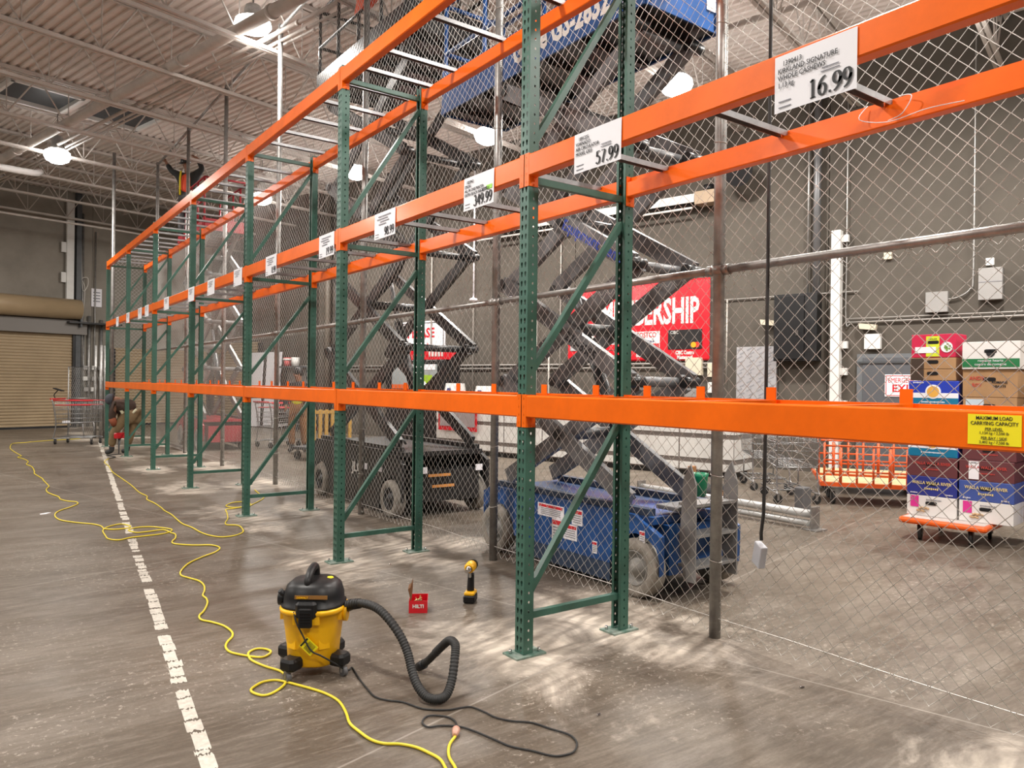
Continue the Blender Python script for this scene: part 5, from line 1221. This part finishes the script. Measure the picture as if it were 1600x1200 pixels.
# kiosk and shelf things behind the black lift
t = bthing('kiosk', 'black display kiosk with red header behind the black lift', 'kiosk', 8.9, 10.2, 0)
MB().cbox((0, 0, 1.0), (.5, 2.0, 2.0), .02).build('cabinet', DBLACK, t); MB().box((-.1, -.1, 2.13), (.3, 1.9, .26)).build('header', SIGNRED, t)
b = MB()
for k in range(5): b.box((-.252, -.5 - k * .1, 2.13), (.004, .05 + .02 * (k % 2), .12))
b.build('header_print', WHITE, t)
MB().box((-.255, 0, 1.62), (.01, 1.5, .55)).build('screen', mat('screen_pic', (.25, .27, .27), .3, emit=.25), t)
MB().box((-.262, -.35, 1.5), (.005, .5, .3)).build('screen_shape', mat('lime_shape', (.3, .5, .02), .5), t); MB().box((-.262, -.1, 1.83), (.005, 1.2, .12)).build('screen_bar', PAPER, t)
MB().box((-.262, .45, 1.38), (.005, .6, .1)).build('screen_band', mat('orange_band', (.7, .12, .02), .5), t)
for k, (x, y, w__, h) in enumerate(((8.6, 8.85, .5, .35), (8.55, 7.9, .5, .3), (8.6, 6.9, .4, .28))):
    t = bthing('counter_display', ('white display stand on the counter near the kiosk', 'white and blue display stand on the counter, middle one', 'small display stand on the counter behind the blue lift')[k], 'display stand', x, y, 1.121)
    MB().prism([(-.1, 0), (.12, 0), (.05, h), (-.02, h)], -w__ / 2, w__ / 2, lambda u, v_, q: (u, q, v_)).build('stand', WHITE, t)
    MB().box((-.1, w__ * .2, h * .4), (.03, .08, h * .6), Matrix.Rotation(.25, 3, 'Y')).build('print', mat('navy', (.01, .02, .12), .5), t)
for k, y in enumerate((18.75, 17.75)):
    t = bthing('white_panel', 'tall white perforated panel leaning on the right wall, %s one' % ('left', 'right')[k], 'panel', 9.95, y + .25, 0)
    b = MB(); b.box((0, 0, 1.2), (.03, .78 - .0, 2.35), Matrix.Rotation(.06, 3, 'Y')); b.build('sheet', PAPER, t)
t = bthing('utility_shelf', 'dark shelf unit with paint cans, left of the standpipes', 'shelf', 9.9, 16.9, 0)
b = MB()
for z in (1.0, 1.9): b.box((0, 0, z), (.4, 1.1, .05))
for y in (-.53, .53): b.box((-.17, y, .95), (.04, .04, 1.9)); b.box((.17, y, .95), (.04, .04, 1.9))
b.build('frame', DARKG, t)
MB().box((.19, 0, 1.2), (.02, 1.1, 1.5)).build('back_panel', GREYBOX, t)
for k, (y, m_) in enumerate(((17.12, mat('can_red', (.6, .12, .12), .5)), (16.72, WHITE))):
    b = MB(); b.lathe([(.1, 0), (.11, .0), (.125, .26), (.11, .26)], n=18); o = b.build('paint_can', m_); o.location = bw(9.9, y, 1.926); tag(o, ('white and red paint can on the dark shelf', 'plain white paint can on the dark shelf')[k], 'paint can', 'paint cans on the shelf')
    if k == 0: b = MB(); b.tube([(math.cos(a) * .121, math.sin(a) * .121, .2) for a in [i * PI / 9 for i in range(18)]], .03, 6, closed=True); b.build('white_band', WHITE, o)
t = thing('red_bag', 'red bag on the floor at the foot of the dark standpipes', 'bag', tuple(bw(9.7, 15.7, 0)))
b = MB(); b.lathe([(.14, 0), (.2, .08), (.19, .22), (.1, .33), (.03, .36)], n=14, sx=1, sy=1.3); b.build('bag_body', mat('bag_red', (.45, .02, .03), .7), t); b = MB(); b.tube(spline([(0, -.12, .28), (0, -.06, .42), (0, .06, .42), (0, .12, .28)], 4), .014, 6); b.build('strap', BLACK, t)
t = thing('platform_truck', 'yellow brown slatted utility cart behind the fence near the standing person', 'cart', (3.05, 10.5, 0), .35)
b = MB(); b.box((0, 0, .22), (1.0, .6, .05)); b.build('deck', DARKG, t)
b = MB()
for k in range(7): b.box((-.45 + k * .15, -.28, .6), (.08, .02, .7))
for z in (.3, .9): b.box((0, -.28, z), (1.0, .03, .06))
b.build('slat_panel', mat('slat_tan', (.42, .25, .06), .7), t)
for x, y in ((-.4, -.22), (-.4, .22), (.4, -.22), (.4, .22)): wheel_caster(t, x, y, .08)
for k, (x, y, w__, h, m_, l) in enumerate(((5.29, 2.80, .2, .12, CARD, 'small open cardboard box on the floor behind the fence post'), (5.75, 3.5, .32, .14, DARKG, 'black crumpled bag on the floor near the white counter'), (5.45, 2.95, .12, .2, BLACK, 'small black tub beside the cardboard box'), (5.25, 3.3, .12, .42, mat('wood_brown', (.3, .14, .05), .7), 'upright brown wooden block behind the nearest fence post'))):
    t = thing(('cardboard_box', 'rubbish_bag', 'tub', 'timber_block')[k], l, ('box', 'bag', 'tub', 'timber')[k], (x, y, 0), .4)
    b = MB()
    if k == 1: b.lathe([(.16, 0), (.2, .05), (.12, .12), (.03, .16)], n=11, sy=.6)
    elif k == 2: b.lathe([(.05, 0), (.07, .2), (.062, .2), (.045, .01)], n=16)
    elif k == 0:
        for s_ in (-1, 1): b.box((s_ * w__ / 2, 0, h / 2), (.006, w__, h)); b.box((0, s_ * w__ / 2, h / 2), (w__, .006, h))
        b.box((0, 0, .004), (w__, w__, .006)); b.box((w__ * .65, 0, h), (w__ * .4, w__, .005), Matrix.Rotation(.5, 3, 'Y'))
    else: b.cbox((0, 0, h / 2), (w__, .08, h), .004)
    b.build('body', m_, t)
